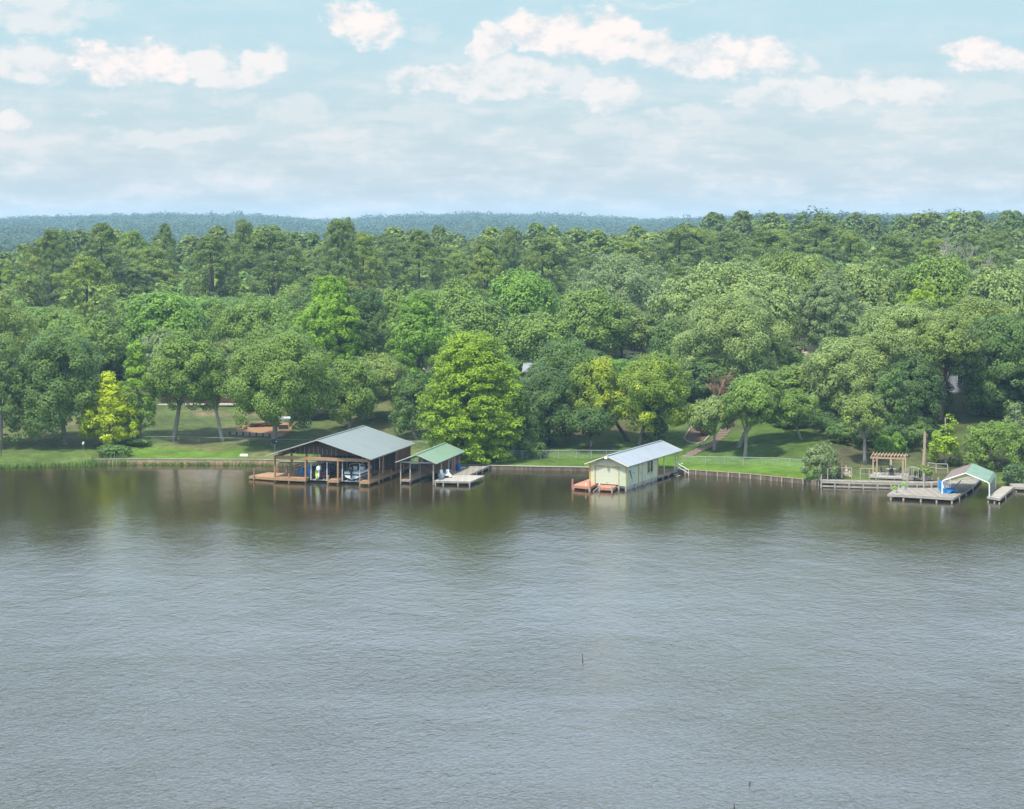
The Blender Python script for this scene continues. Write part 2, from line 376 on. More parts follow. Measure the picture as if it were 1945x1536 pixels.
# ------------------------------------------------------------------ trees
def unit(v): return v/np.maximum(np.linalg.norm(v, axis=-1, keepdims=True), 1e-6)
def rdirs(rng, n): return unit(rng.normal(size=(n, 3)))
def leaf_quads(P, Nn, S, rng, asp=.75):
    n = len(P); Nn = unit(Nn); a = unit(np.cross(Nn, rng.normal(size=(n, 3)))); b = np.cross(Nn, a)
    h = (S/2)[:, None]; a = a*h; b = b*h*asp
    co = np.stack([P-a, P-b*1.0+a*.1, P+a, P+b*1.0+a*.1], 1)
    return co.reshape(-1, 3)
def clumps_to_leaves(C, Dd, rc, leaf, rng, squash=.8, cover=1.0, up=.35, rnd=.36, asp=.75):
    """C clump centres, Dd outward directions, rc clump radii -> leaf points, normals, sizes"""
    P = []; Nn = []; S = []
    for c, d, r in zip(C, Dd, rc):
        m = max(6, int(cover*4*math.pi*r*r*.62/(leaf*leaf*asp*.5)*.8))
        e = rdirs(rng, m); e = e[(e@d) > -.35]
        p = c+e*np.array([1, 1, squash])*r*rng.uniform(.72, 1.08, (len(e), 1))
        P.append(p); Nn.append(e*.75+np.asarray(d)*.6+np.array([0, 0, up])+rng.normal(size=(len(e), 3))*rnd); S.append(leaf*rng.uniform(.5, 1.5, len(e)))
    return np.concatenate(P), np.concatenate(Nn), np.concatenate(S)
def boughs_to_clumps(B, ctr, rng, rc, dens=1.0):
    C = []; Dd = []; R = []
    for (c, rb, sq) in B:
        c = np.array(c); o = unit(c-ctr); k = max(4, int(dens*2.6*(rb/rc)**2))
        d = rdirs(rng, k); d[:, 2] += .25; d = unit(d); d = d[(d@o) > -.3]
        C.append(c+d*np.array([1, 1, sq])*rb*rng.uniform(.78, 1.05, (len(d), 1))); Dd.append(unit(d+o*.4)); R.append(rc*rng.uniform(.65, 1.35, len(d)))
    return np.concatenate(C), np.concatenate(Dd), np.concatenate(R)
def tree_shape(kind, H, zb, W, seed, leaf=.45, lean=0., cdx=0., cover=1.0):
    """returns leaf points, normals, sizes, aspect and an MB with trunk and limbs"""
    rng = np.random.default_rng(seed); rnd = random.Random(seed)
    R = W/2; a = (H-zb)/2; B = []; asp = .75; T = MB()
    ctr = np.array([cdx, 0, zb+a*.8]); tr = .018*H+.06
    if kind in ('oak', 'round', 'dense'):
        rb = {'oak': .235, 'round': .22, 'dense': .22}[kind]*min(W, 2.6*a)
        n = {'oak': 22, 'round': 28, 'dense': 28}[kind]
        for i in range(n):
            zc = 1-(i+.5)/n*{'oak': 1.62, 'round': 1.75, 'dense': 1.92}[kind]; ph = i*2.39996+rnd.uniform(-.35, .35)
            rr = math.sqrt(max(0, 1-zc*zc)); k = rnd.uniform(.78, 1.12) if kind == 'oak' else rnd.uniform(.80, 1.08)
            s = rb*rnd.uniform(.55, 1.25)
            B.append(((cdx+(R-s)*rr*math.cos(ph)*k, (R-s)*rr*math.sin(ph)*k, zb+a+(a-s*.75)*zc*(.9+.1*k)), s, .78))
        B.append(((cdx, 0, zb+a*.9), rb*1.3, .9))
        rc = .26*rb+.32; cs = dict(squash=.78)
        C, Dd, Rr = boughs_to_clumps(B, ctr, rng, rc)
    elif kind == 'pine':
        n = 24
        for i in range(n):
            t = (i+.5)/n; z = zb+(H-zb)*(.06+.86*t); pr = math.sin(math.pi*min(1, .18+.80*t))**.75
            ph = i*2.39996+rnd.uniform(-.5, .5); q = R*pr*rnd.uniform(.45, .88)*(1 if t < .85 else .5)
            s = W*rnd.uniform(.16, .24)
            B.append(((q*math.cos(ph), q*math.sin(ph), z), s, .55))
        B.append(((0, 0, H-W*.13), W*.16, .8)); rc = .75; cs = dict(squash=.7, rnd=.55); asp = .5
        C, Dd, Rr = boughs_to_clumps(B, ctr, rng, rc, .8)
    elif kind == 'cone':
        n = 38
        for i in range(n):
            t = (i+.5)/n; z = zb+(H-zb)*(.05+.88*t); pr = (1-t)**.7*.95+.12; pr *= min(1, .55+t*3)
            ph = i*2.39996+rnd.uniform(-.5, .5); s = W*rnd.uniform(.16, .23)*(1.1-.45*t); q = max(0, R*pr-s)*rnd.uniform(.85, 1.15)
            B.append(((cdx+q*math.cos(ph), q*math.sin(ph), z), s, .75))
        B.append(((cdx, 0, H-.6), .55, 1.3)); B.append(((cdx, 0, zb+a*.6), W*.2, 1.2)); rc = .5; cs = dict(squash=.85)
        C, Dd, Rr = boughs_to_clumps(B, ctr, rng, rc, .9)
    elif kind == 'tall':                    # broad column with several leaders
        n = 40
        for i in range(n):
            t = (i+.5)/n; z = zb+(H-zb)*(.05+.85*t); pr = (.72+.4*math.sin(math.pi*min(1, t*1.1)))*(1 if t < .7 else 1-(t-.7)*1.7)
            ph = i*2.39996+rnd.uniform(-.6, .6); s = W*rnd.uniform(.17, .24); q = max(0, R*pr-s)*rnd.uniform(.8, 1.15)
            B.append(((cdx+q*math.cos(ph), q*math.sin(ph), z), s, .9))
        B.append(((cdx+W*.1, 0, H-W*.1), W*.12, 1.2)); B.append(((cdx-W*.14, 0, H-W*.13), W*.13, 1.1)); rc = .6; cs = dict(squash=.9)
        C, Dd, Rr = boughs_to_clumps(B, ctr, rng, rc, 1.1)
    elif kind == 'cypress':                 # layered, spreading sprays
        C = []; Dd = []; Rr = []; nt_ = 13
        for i in range(nt_):
            t = (i+.5)/nt_; z = zb+(H-zb)*(.03+.9*t); pr = (min(1, .75+t*.8))*math.sqrt(max(.05, 1-max(0, (t-.38)/.66)**2))
            nb = int(5+7*pr)
            for j in range(nb+2):
                ph = i*1.3+j*2*math.pi/nb+rnd.uniform(-.3, .3); Lr = R*pr*rnd.uniform(.84, 1.06); n_ = max(3, int(Lr/.75))
                for k in range(n_):
                    q = (k+1)/n_; rr = Lr*q; dz = -.5*q*q*1.4+rnd.uniform(-.15, .5)*q
                    for w_ in (-1, 0, 1):
                        pw = ph+w_*.16*q+rnd.uniform(-.05, .05)
                        C.append((cdx+rr*math.cos(pw), rr*math.sin(pw), z+dz+rnd.uniform(-.75, .75))); Dd.append((math.cos(pw)*.5, math.sin(pw)*.5, .75)); Rr.append(rnd.uniform(.5, .85))
        C = np.array(C); Dd = unit(np.array(Dd)); Rr = np.array(Rr); cs = dict(squash=.6, up=.5, rnd=.45); cover *= .7
        keep = np.hypot(C[:, 0]-cdx, C[:, 1]) > R*.15; C = C[keep]; Dd = Dd[keep]; Rr = Rr[keep]
    elif kind == 'shrub':
        n = 14; rb = .26*W
        for i in range(n):
            zc = 1-(i+.5)/n*1.5; ph = i*2.39996; rr = math.sqrt(max(0, 1-zc*zc)); s = rb*rnd.uniform(.6, 1.25); k = rnd.uniform(.75, 1.15)
            B.append(((cdx+(R-s)*rr*math.cos(ph)*k, (R-s)*rr*math.sin(ph)*k, zb+a+(a-s*.6)*zc*k), s, .8))
        rc = .42; cs = dict(squash=.85, rnd=.6)
        C, Dd, Rr = boughs_to_clumps(B, ctr, rng, rc, .8)
    elif kind == 'wispy':                   # open young tree: separate tufts along rising branches
        C = []; Dd = []; Rr = []
        for j in range(15):
            ph = j*2.39996; t0 = zb+(H-zb)*rnd.uniform(0, .55); Lr = R*rnd.uniform(.6, 1.1)*(1-.6*(t0-zb)/(H-zb)); tip = np.array([cdx+Lr*math.cos(ph), Lr*math.sin(ph), t0+Lr*rnd.uniform(.3, .9)])
            if j < 3: tip = np.array([cdx+rnd.uniform(-.5, .5)*R, rnd.uniform(-.3, .3)*R, H-.5-j*.9])
            st = np.array([cdx*.6, 0, t0*.85]); T.tube([tuple(st), tuple((st+tip)/2+np.array([0, 0, .2])), tuple(tip)], [.05, .035, .02], 5)
            for k in range(6):
                q = .4+.6*(k+1)/6; C.append(st+(tip-st)*q+rng.normal(size=3)*.28); Dd.append(unit(tip-st+np.array([0, 0, 1.]))); Rr.append(rnd.uniform(.38, .62))
        C = np.array(C); Dd = np.array(Dd); Rr = np.array(Rr); cs = dict(squash=.9, rnd=.6)
    P, Nn, S = clumps_to_leaves(C, Dd, Rr, leaf, rng, cover=cover, asp=asp, **cs)
    # keep inside the height and add trunk
    top = P[:, 2].max(); bot = np.percentile(P[:, 2], 1.5); P[:, 2] = zb+(P[:, 2]-bot)*(H-zb)/(top-bot)
    for ax in (0, 1):
        m_ = cdx if ax == 0 else 0; q = np.percentile(np.abs(P[:, ax]-m_), 98.5); P[:, ax] = m_+(P[:, ax]-m_)*R/q
    P[:, 2] = np.maximum(P[:, 2], .1)
    if kind != 'shrub':
        zt = H*.93 if kind in ('pine', 'cone', 'cypress', 'tall', 'wispy') else zb+a*1.1
        seg = 7; pts = []; rad = []
        for i in range(seg+1):
            t = i/seg; pts.append((cdx*min(1, t*1.15)+rnd.uniform(-.1, .1)*t+lean*t*(1-t)*2, rnd.uniform(-.12, .12)*t, -.3+(zt+.3)*t)); rad.append(tr*(1.35 if i == 0 else 1)*(1-.72*t)+.02)
        T.tube(pts, rad, 9)
        if kind != 'wispy':
            for (c, s, _) in B[:14]:
                st = min(.92, max(zb*.85, c[2]*.55)/zt); j = min(seg-1, int(st*seg)); p0 = Vector(pts[j]); c = Vector(c)
                mid = (p0+c)/2+Vector((0, 0, -.08*(c-p0).length if kind != 'pine' else .05))
                T.tube([p0, mid, p0+(c-p0)*.92], [tr*.38, tr*.22, tr*.08], 5)
    else:
        for j in range(5):
            ph = j*1.257; T.tube([(cdx+.15*math.cos(ph), .15*math.sin(ph), -.1), (cdx+R*.5*math.cos(ph), R*.5*math.sin(ph), H*.6)], [.06, .02], 5)
    return P, Nn, S, asp, T
def crown_mesh(name, shp, seed, mat=None):
    P, Nn, S, asp, T = shp; rng = np.random.default_rng(seed+7)
    co = leaf_quads(P, Nn, S, rng, asp); q = np.arange(len(co)).reshape(-1, 4)
    return np_mesh(name, co, q, mat or LEAF)
def trunk_mesh(name, T, mat):
    me = bpy.data.meshes.new(name); me.from_pydata(T.v, [], T.f); me.update(); me.materials.append(mat)
    me.polygons.foreach_set('use_smooth', [True]*len(me.polygons)); return me
GREEN = dict(bright=(.068,.155,.018), deep=(.040,.088,.030), dark=(.030,.068,.026), mid=(.058,.118,.030), fresh=(.056,.132,.024), sage=(.080,.138,.058), olive=(.070,.122,.040), lime=(.10,.19,.016),
             yellow=(.140,.225,.014), gold=(.062,.118,.022), pine=(.050,.092,.030), pinelit=(.068,.118,.028), grey=(.068,.118,.065), blue=(.040,.085,.045), cyp=(.078,.158,.013))
GREEN = {k: (v[0]*2.75, v[1]*2.1, v[2]*1.45) for k, v in GREEN.items()}
def vary(c, rnd, a=.14):
    k = rnd.uniform(1-a, 1+a); return (c[0]*k*rnd.uniform(.93, 1.07), c[1]*k, c[2]*k*rnd.uniform(.9, 1.1), 1)
NAME = dict(oak='oak_tree', round='broadleaf_tree', dense='broadleaf_tree', pine='pine_tree', cone='young_tree', tall='tall_tree', cypress='cypress_tree', wispy='sapling', shrub='shrub')
CAT = dict(shrub='shrub', pine='pine tree')

# hero trees, each with a mesh of its own:
# kind, foot (x,y) or None, distance if no foot, crown centre x, top y, bottom y, width px, colour, bark, seed, label
HERO = [
 ('dense', (2,852), 0, 0, 640, 838, 84, 'deep', BARK, 1, 'narrow dark green tree cut off by the left photo edge, foot on the lawn'),
 ('oak', None, 300, -6, 552, 745, 150, 'olive', BARK, 2, 'pale olive-topped oak cut off by the left edge, above the narrow dark tree'),
 ('oak', (124,845), 0, 112, 618, 812, 160, 'deep', BARK, 3, 'big dark green tree, foliage almost to the lawn, left of the yellow one'),
 ('cone', (207,848), 0, 203, 703, 836, 106, 'yellow', BARK, 4, 'bright yellow-green young tree on the left lawn near the reeds'),
 ('cone', (266,832), 0, 258, 645, 808, 78, 'bright', BARK, 5, 'narrow pointed green tree with a light tip, right behind the yellow-green tree'),
 ('oak', (329,838), 0, 352, 622, 765, 140, 'mid', BARK, 6, 'oak in front of the dark red house, left of the strongly leaning trunk'),
 ('oak', (424,838), 0, 398, 672, 752, 88, 'mid', BARKL, 7, 'small oak on a strongly leaning pale trunk left of the mulch bed'),
 ('oak', (519,846), 0, 530, 615, 795, 205, 'mid', BARK, 8, 'broad oak standing behind the big boathouse, trunk beside the white-topped swing'),
 ('oak', (580,792), 0, 590, 700, 775, 110, 'deep', BARKD, 9, 'low dark oak at the wood edge behind the mulch bed'),
 ('oak', (663,818), 0, 668, 675, 790, 100, 'mid', BARK, 10, 'oak with a straight grey trunk just above the ridge of the grey-green roof'),
 ('oak', (703,798), 0, 715, 667, 772, 120, 'olive', BARKD, 11, 'round-topped oak up the lawn between two others, above the right slope of the grey-green roof'),
 ('oak', (787,832), 0, 782, 705, 815, 78, 'deep', BARK, 12, 'dark oak on a pair of leaning trunks between the big boathouse and the bright cypress'),
 ('tall', None, 292, 627, 520, 722, 134, 'bright', BARKD, 13, 'tall bright green tree rising above its neighbours left of the photo centre'),
 ('round', None, 296, 697, 545, 700, 92, 'dark', BARKD, 14, 'dark tree squeezed between the tall bright tree and the light-topped one'),
 ('tall', None, 288, 795, 553, 745, 122, 'fresh', BARKD, 15, 'light-topped tree with a dark base, just behind and left of the bright cypress'),
 ('cypress', (897,872), 0, 897, 628, 866, 176, 'cyp', BARKD, 16, 'big bright green cypress with layered branches over the green-roofed boathouse'),
 ('dense', (1047,845), 0, 1035, 690, 835, 112, 'dark', BARKD, 17, 'very dark tree right of the bright cypress, foliage low to the ground'),
 ('dense', (985,866), 0, 985, 740, 862, 80, 'deep', BARKD, 18, 'dark bushy tree directly against the right side of the bright cypress'),
 ('oak', (1100,800), 0, 1075, 640, 770, 130, 'deep', BARKD, 19, 'dark oak left of the yellow-tipped tree, in front of the white roof glimpses'),
 ('oak', (1213,846), 0, 1240, 665, 800, 140, 'gold', BARK, 20, 'yellow-tipped tree on a pale trunk behind the yellow boathouse roof'),
 ('oak', (1195,838), 0, 1132, 672, 800, 108, 'gold', BARKD, 21, 'yellow-tipped tree leaning left, beside the one behind the yellow boathouse'),
 ('dense', (1242,846), 0, 1245, 730, 842, 52, 'dark', BARKD, 22, 'narrow ivy-dark tree just right of the pale trunk behind the yellow boathouse'),
 ('oak', (1357,855), 0, 1356, 750, 810, 88, 'sage', BARK, 23, 'small light oak beside the stone steps, left one of the pair above the fence'),
 ('oak', (1415,872), 0, 1420, 722, 800, 92, 'mid', BARK, 24, 'oak on the tallest bare trunk, foot at the right chain-link fence'),
 ('oak', (1402,850), 0, 1440, 700, 790, 95, 'mid', BARK, 25, 'oak on the thick grey trunk behind the one at the fence'),
 ('oak', (1523,835), 0, 1500, 735, 802, 100, 'mid', BARK, 26, 'small oak on a thin leaning pole-like trunk above the lawn corner'),
 ('round', None, 268, 1612, 634, 805, 172, 'sage', BARK, 27, 'large rounded light oak behind the pergola, crown like a broccoli head'),
 ('oak', (1643,882), 0, 1640, 742, 812, 84, 'olive', BARK, 28, 'oak on a straight grey trunk just left of the pergola'),
 ('dense', (1674,852), 0, 1690, 700, 815, 70, 'deep', BARKP, 29, 'slim dark tree on a reddish trunk right above the pergola'),
 ('dense', (1718,828), 0, 1735, 668, 824, 105, 'dark', BARK, 30, 'broad dark tree between the pergola and the grey house slope'),
 ('round', None, 272, 1725, 565, 715, 215, 'sage', BARK, 31, 'very broad pale oak above the pergola, widest light crown on the right'),
 ('round', None, 292, 1390, 553, 715, 210, 'sage', BARKD, 32, 'huge rounded pale oak behind the lawn with the steps'),
 ('tall', None, 300, 1578, 512, 655, 112, 'grey', BARKD, 33, 'soft grey-green domed tree between the two big pale oaks'),
 ('oak', (1787,805), 0, 1800, 590, 700, 120, 'olive', BARKD, 34, 'oak on thin double trunks left of the grey-sided house'),
 ('round', None, 268, 1905, 592, 795, 150, 'deep', BARKD, 35, 'large dark tree at the right edge above the bright bushes'),
 ('oak', (1838,762), 0, 1862, 560, 668, 140, 'olive', BARKD, 36, 'oak on a thick dark trunk in front of the grey-sided house'),
 ('wispy', (1797,884), 0, 1796, 786, 876, 66, 'lime', BARK, 37, 'open young light green tree above the green-roofed carport'),
 ('shrub', None, 229.5, 1560, 838, 912, 72, 'grey', BARK, 38, 'grey-green overhanging shrub at the water where the lawn meets the boardwalk'),
 ('shrub', None, 238, 1895, 798, 905, 130, 'mid', BARK, 39, 'big bright bush mass behind the carport at the right edge'),
 ('shrub', None, 244, 1690, 814, 858, 62, 'fresh', BARK, 40, 'light green bush behind the pergola'),
 ('shrub', None, 228, 1925, 880, 915, 40, 'blue', BARK, 41, 'small dark round bush right of the carport'),
 ('shrub', (218,866), 0, 218, 843, 868, 62, 'deep', BARK, 42, 'low dark bush at the foot of the yellow-green tree'),
 ('shrub', (262,846), 0, 262, 832, 850, 46, 'deep', BARK, 43, 'second low bush behind the one at the foot of the yellow-green tree'),
 ('shrub', (1018,870), 0, 1018, 838, 872, 40, 'deep', BARK, 44, 'low dark bush behind the middle chain-link fence'),
 ('shrub', (1345,826), 0, 1338, 800, 838, 34, 'dark', BARK, 45, 'dark bush inside the edged planting bed'),
 ('shrub', None, 262, 1500, 790, 816, 70, 'dark', BARK, 46, 'dark low hedge-like bush at the top of the right lawn'),
 ('shrub', None, 228.5, 1752, 884, 902, 40, 'olive', BARK, 47, 'tangled low shrub at the foot of the bare pole trunk'),
 ('wispy', None, 285, 1748, 520, 600, 60, 'lime', BARKD, 48, 'lime green sapling top showing among the pale oaks on the right'),
 ('dense', None, 268, 1560, 740, 830, 80, 'dark', BARKD, 49, 'dark tree under the edge of the rounded light oak'),
 ('dense', None, 256, 1590, 790, 850, 90, 'dark', BARKD, 50, 'low dark tree over the bank left of the pergola'),
 ('dense', None, 247, 1668, 792, 836, 100, 'dark', BARKD, 51, 'dark low thicket tree directly behind the pergola top'),
 ('dense', None, 249, 1738, 800, 838, 90, 'deep', BARKD, 52, 'dark low thicket tree behind the bare pole trunk'),
 ('dense', None, 252, 1615, 800, 842, 90, 'deep', BARKD, 53, 'dark low tree above the driftwood stumps'),
 ('dense', None, 262, 1545, 775, 822, 80, 'dark', BARKD, 54, 'dark low tree at the upper right corner of the fenced lawn'),
 ('dense', None, 254, 1120, 770, 822, 90, 'dark', BARKD, 55, 'low dark tree on the brown bank above the middle fence'),
 ('wispy', None, 246, 1930, 760, 830, 60, 'grey', DEADW, 56, 'thin grey-barked tree with bare limbs at the right edge'),
]
def add_tree(name, cm, tm, loc, label, cat, color, rz=0., s=(1, 1, 1), group=None):
    e = empty(name, loc, rz, label, cat, group); e.scale = s
    if tm is not None: link('trunk', tm, e)
    c = link('crown', cm, e); c.color = color
    return e
OCC = []          # (px, Y, ytop, half width px, y below which it is seen) of hero trees
for (kind, ft, Yd, cx, yt, yb, wp, colr, bark, seed, label) in HERO:
    if ft: p = foot(*ft)
    else:
        X = (cx-CX)*Yd/F; p = Vector((X, Yd, g1(X, Yd)))
    Y = p.y; H = CH-Y*(yt-HZ)/F-p.z; zb = max(.25, CH-Y*(yb-HZ)/F-p.z); W = wp*Y/F; cdx = (cx-(CX+F*p.x/Y))*Y/F
    if zb > H*.75: zb = H*.75
    shp = tree_shape(kind, H, zb, W, seed, leaf=.25 if kind != 'shrub' else .22, cdx=cdx)
    cm = crown_mesh('crown', shp, seed, LEAFG if colr == 'gold' else None); tm = trunk_mesh('trunk', shp[4], bark)
    add_tree(NAME[kind], cm, tm, p, label, CAT.get(kind, 'tree'), (*GREEN[colr], 1))
    if kind != 'shrub': OCC.append((cx, Y, yt, wp/2, yb))
# two slender second trunks beside hero trees belong to small trees of their own
# mid-distance trees picked from the photograph: kind, distance, x, top y, width px, colour, label, visible-down-to y
MIDS = [
 ('pine',352,165,482,120,'pinelit','light yellowish pine in front of the dark pines on the far left',560),('pine',430,100,430,62,'pine','flat-topped pine against the blue ridge, first from the left edge',460),
 ('pine',436,193,421,86,'pine','wide umbrella-topped pine sticking out over the left ridge line',450),('pine',470,312,421,60,'pine','pointed-top pine between the umbrella pine and the tall group on the left',450),
 ('pine',425,400,441,105,'pine','large brown-trunked dark pine left of the tall bright tree',560),('pine',455,462,414,70,'pine','highest dark pine of the left group against the ridge',450),
 ('pine',425,520,434,110,'pine','broad pine right of the brown-trunked one',520),('pine',415,642,413,82,'pine','tall straggly pine with a bare lower trunk above the tall bright tree',510),
 ('pine',440,662,410,52,'pine','pine tip just behind the straggly tall pine',440),('pine',420,795,434,100,'pine','broad round pine standing alone near the centre of the ridge gap',520),
 ('pine',430,690,440,80,'pinelit','lighter pine between the straggly pine and the broad round one',510),('pine',425,925,448,90,'pine','first pine right of the ridge gap in the middle',510),
 ('pine',440,965,432,50,'pine','narrow pine tip in the middle group',470),('pine',420,1030,440,100,'pine','dark double-topped pine right of centre',510),
 ('pine',372,920,470,95,'pinelit','pine with feathery lower branches above the bright cypress',600),('round',350,990,508,135,'fresh','fresh green oak with curved crown right of centre, below the pines',600),
 ('round',345,1180,575,150,'olive','olive rounded oak above the yellow-tipped trees',660),('oak',385,1180,478,170,'grey','wide grey-green oak crown below the pines right of centre',560),
 ('round',320,1385,490,260,'sage','widest pale oak crown above the huge pale one on the right',560),('round',345,1495,470,200,'olive','olive flat crown in the third row on the right',530),
 ('round',330,1640,493,140,'sage','pale brownish-green crown behind the grey-green dome',560),('round',320,1785,478,150,'mid','bright rounded crown in front of the bare dead tree',570),
 ('round',310,1900,500,150,'sage','pale crown at the right edge in the second row',590),('round',330,312,548,150,'fresh','green many-lobed oak left of the tall bright tree, second row',640),
 ('round',325,490,555,170,'mid','mid green oak immediately left of the tall bright tree',640),('oak',330,95,575,170,'mid','mid green oak on the left behind the big dark one',640),
 ('oak',318,170,590,140,'mid','oak behind the yellow-green young tree',660),('oak',305,300,618,90,'grey','grey lichen-pale oak crown behind the narrow pointed tree',680),
 ('oak',325,760,535,110,'mid','oak crown peeping between the two light-topped trees',600),('oak',340,870,520,130,'mid','oak row crown above the bright cypress top',620),
 ('oak',330,905,560,140,'mid','oak crown directly behind the bright cypress top',650),('round',315,1020,590,140,'mid','rounded oak right of the bright cypress top',690),
 ('round',330,1120,540,150,'mid','green oak crown in the second row right of centre',620),('round',300,1290,600,110,'deep','dark oak left of the huge rounded pale oak',700),
 ('dense',300,1480,640,110,'deep','dark gap-filling oak right of the huge rounded pale oak',760),('dense',278,1455,700,110,'mid','mid green bushy oak below the huge pale oak',790),
 ('dense',285,1330,720,70,'deep','dark bushy tree behind the planting bed',790),('dense',282,1245,700,100,'deep','dark trees behind the yellow-tipped pair',780),
 ('pine',440,1850,440,90,'pine','dark pine behind the bare dead tree on the right',480),('pine',470,1895,432,70,'pine','rounded dark pine near the right edge of the skyline',470),
 ('pine',440,1380,432,110,'pine','pine block on the skyline right of the ridge gap',500),('pine',450,1290,425,100,'pine','skyline pine where the wood meets the blue ridge on the right',480),
 ('pine',440,1550,418,120,'pine','tall dense pine group member on the right skyline',480),('pine',430,1200,450,100,'pinelit','light pine at the right end of the ridge gap',510),
 ('pine',425,1450,428,110,'pine','thick pine left of the tallest right skyline pine',490),('pine',415,1700,440,110,'pine','spreading pine left of the bare dead tree',490),
]
OCC += [(1826, 408, 424, 34, 478), (1862, 408, 446, 25, 478), (1370, 272, 694, 26, 760)]
protos = {}
def proto(kind, i):
    k = (kind, i)
    if k not in protos:
        H, zb, W = {'oak': (13, 2.2, 12), 'round': (13.5, 2.5, 12.5), 'dense': (12, .8, 9), 'pine': (23, 5.5, 12), 'tall': (16, 3, 9), 'big': (14.5, 2.5, 20)}[kind]
        shp = tree_shape('round' if kind == 'big' else kind, H, zb, W, 100+i*17+len(kind), leaf=.38, cover=.9)
        protos[k] = (crown_mesh('crown', shp, i), trunk_mesh('trunk', shp[4], BARKD), H, W)
    return protos[k]
rt = random.Random(5)
def place(kind, X, Y, H, W, colr, label, group=None, name=None):
    pk = 'big' if W > 15.5 and kind != 'pine' else kind
    cm, tm, h0, w0 = proto(pk, rt.randrange({'oak': 5, 'round': 4, 'dense': 2, 'pine': 5, 'tall': 1, 'big': 3}[pk]))
    s = (W/w0*rt.uniform(.96, 1.04), W/w0*rt.uniform(.9, 1.1), H/h0)
    return add_tree(name or NAME[kind], cm, tm, (X, Y, g1(X, Y)-.1), label, CAT.get(kind, 'tree'), colr, rt.uniform(0, 6.28), s, group)
for (kind, Y, x, yt, wp, colr, label, yv) in MIDS:
    X = (x-CX)*Y/F; H = CH-Y*(yt-HZ)/F-g1(X, Y); W = wp*Y/F
    place(kind, X, Y, H, W, (*GREEN[colr], 1), label); OCC.append((x, Y, yt, wp/2, yv))
# the rest of the wood
LAWN = np.array([(-200,745),(0,735),(190,735),(290,752),(450,752),(620,745),(800,738),(950,752),(1250,765),(1330,775),(1400,758),(1490,798),(1780,800),(1793,700),(1872,700),(1890,800),(2200,800)], float)
HOUSES = []      # filled: px0, px1, Y keeps windows of view open
VIEW = [(352,440,715,765,296),(800,850,690,765,290),(1805,1868,675,735,300),(1395,1430,690,760,290),(25,65,690,712,305)]   # openings in the wood: x0,x1,y0,y1, up to distance
cand = []; rf = random.Random(11)
Y = 262.
while Y < 720:
    sp = np.interp(Y, [262, 330, 450, 720], [7.6, 8.8, 11, 15])
    X = -Y*.31-8+rf.uniform(0, sp)
    while X < Y*.31+8:
        x = X+rf.uniform(-.3, .3)*sp; y = Y+rf.uniform(-.35, .35)*sp; X += sp
        px = CX+F*x/y; g = g1(x, y); fy = HZ+F*(CH-g)/y
        if fy > np.interp(px, LAWN[:, 0], LAWN[:, 1]): continue
        pf = np.interp(y, [320, 380, 430, 520, 640, 720], [0, .12, .5, .6, .4, .3])
        if px > 1150: pf = np.interp(y, [350, 400, 470, 560, 720], [0, .2, .5, .6, .5])
        kind = 'pine' if rf.random() < pf else rf.choice(['oak', 'oak', 'round', 'round', 'round', 'dense' if y < 300 else 'oak'])
        H = rf.uniform(15.5, 23) if kind == 'pine' else rf.uniform(10.5, 14)+(1.2 if px > 1150 else 0)
        if kind == 'pine' and px < 80: H -= 5
        if kind == 'dense': H = rf.uniform(8, 11)
        W = rf.uniform(10, 14) if kind == 'pine' else sp*rf.uniform(1.05, 1.5)
        ytop = HZ+F*(CH-g-H)/y; ok = True
        for (ox, oy, ot, hw, ov) in OCC:
            ddx = abs(px-ox)*y/F
            if abs(oy-y) < 4.5 and ddx < 4: ok = False; break
            if y < oy-2 and abs(px-ox) < hw+.30*W*F/y and ytop < ov: ytop = min(ov, max(ytop, ov)) ; 
            if y > oy and y < oy+110 and abs(px-ox) < hw*.9 and ytop < ot+6: ytop = ot+6
        if not ok: continue
        for (a, b, c, d, yy) in VIEW:
            if y < yy and a-.4*W*F/y < px < b+.4*W*F/y: ok = False
        if not ok: continue
        H = CH-y*(ytop-HZ)/F-g
        if H < 5.5: continue
        if kind == 'pine' and H < 14: kind = 'oak'
        if H < 9: W = min(W, H*.95)
        cand.append((kind, x, y, H, W, px, ytop))
    Y += sp*.86
# low understorey closes the view under the crowns at the wood edge
px = -60
while px < 2010:
    yl = float(np.interp(px, LAWN[:, 0], LAWN[:, 1]))-rf.uniform(6, 26)
    if not any(a-12 < px < b+12 for (a, b, c_, d_, e_) in VIEW):
        p = foot(px, yl); H = rf.uniform(4.5, 7.5); cand.append(('dense', p.x, p.y, H, H*rf.uniform(.95, 1.25), px, HZ+F*(CH-p.z-H)/p.y))
    px += rf.uniform(30, 52)
cand.sort(key=lambda c: c[2])
NO, NPN = 235, 95; ind = []; rest = []
for c in cand:
    if c[0] == 'pine': NPN -= 1; (ind if NPN >= 0 else rest).append(c)
    else: NO -= 1; (ind if NO >= 0 else rest).append(c)
PAL_O = ['mid', 'mid', 'mid', 'deep', 'deep', 'olive', 'sage', 'fresh', 'mid']; PAL_R = ['mid', 'sage', 'sage', 'olive', 'deep', 'grey', 'olive']
TONE = dict(mid='mid green', deep='dark green', olive='olive green', sage='sage green', fresh='fresh green', grey='grey green', pine='dark green', pinelit='lighter green', dark='very dark green')
LM = [(-50,'above the left lawn'),(290,'above the dark red house'),(450,'behind the mulch bed'),(570,'around the tall bright tree'),(700,'left of the bright cypress'),(820,'behind the bright cypress'),
      (1000,'right of the bright cypress'),(1130,'above the yellow boathouse'),(1310,'above the stone steps'),(1450,'above the right lawn'),(1560,'left of the pergola'),(1660,'above the pergola'),(1790,'above the carport'),(1890,'at the right photo edge')]
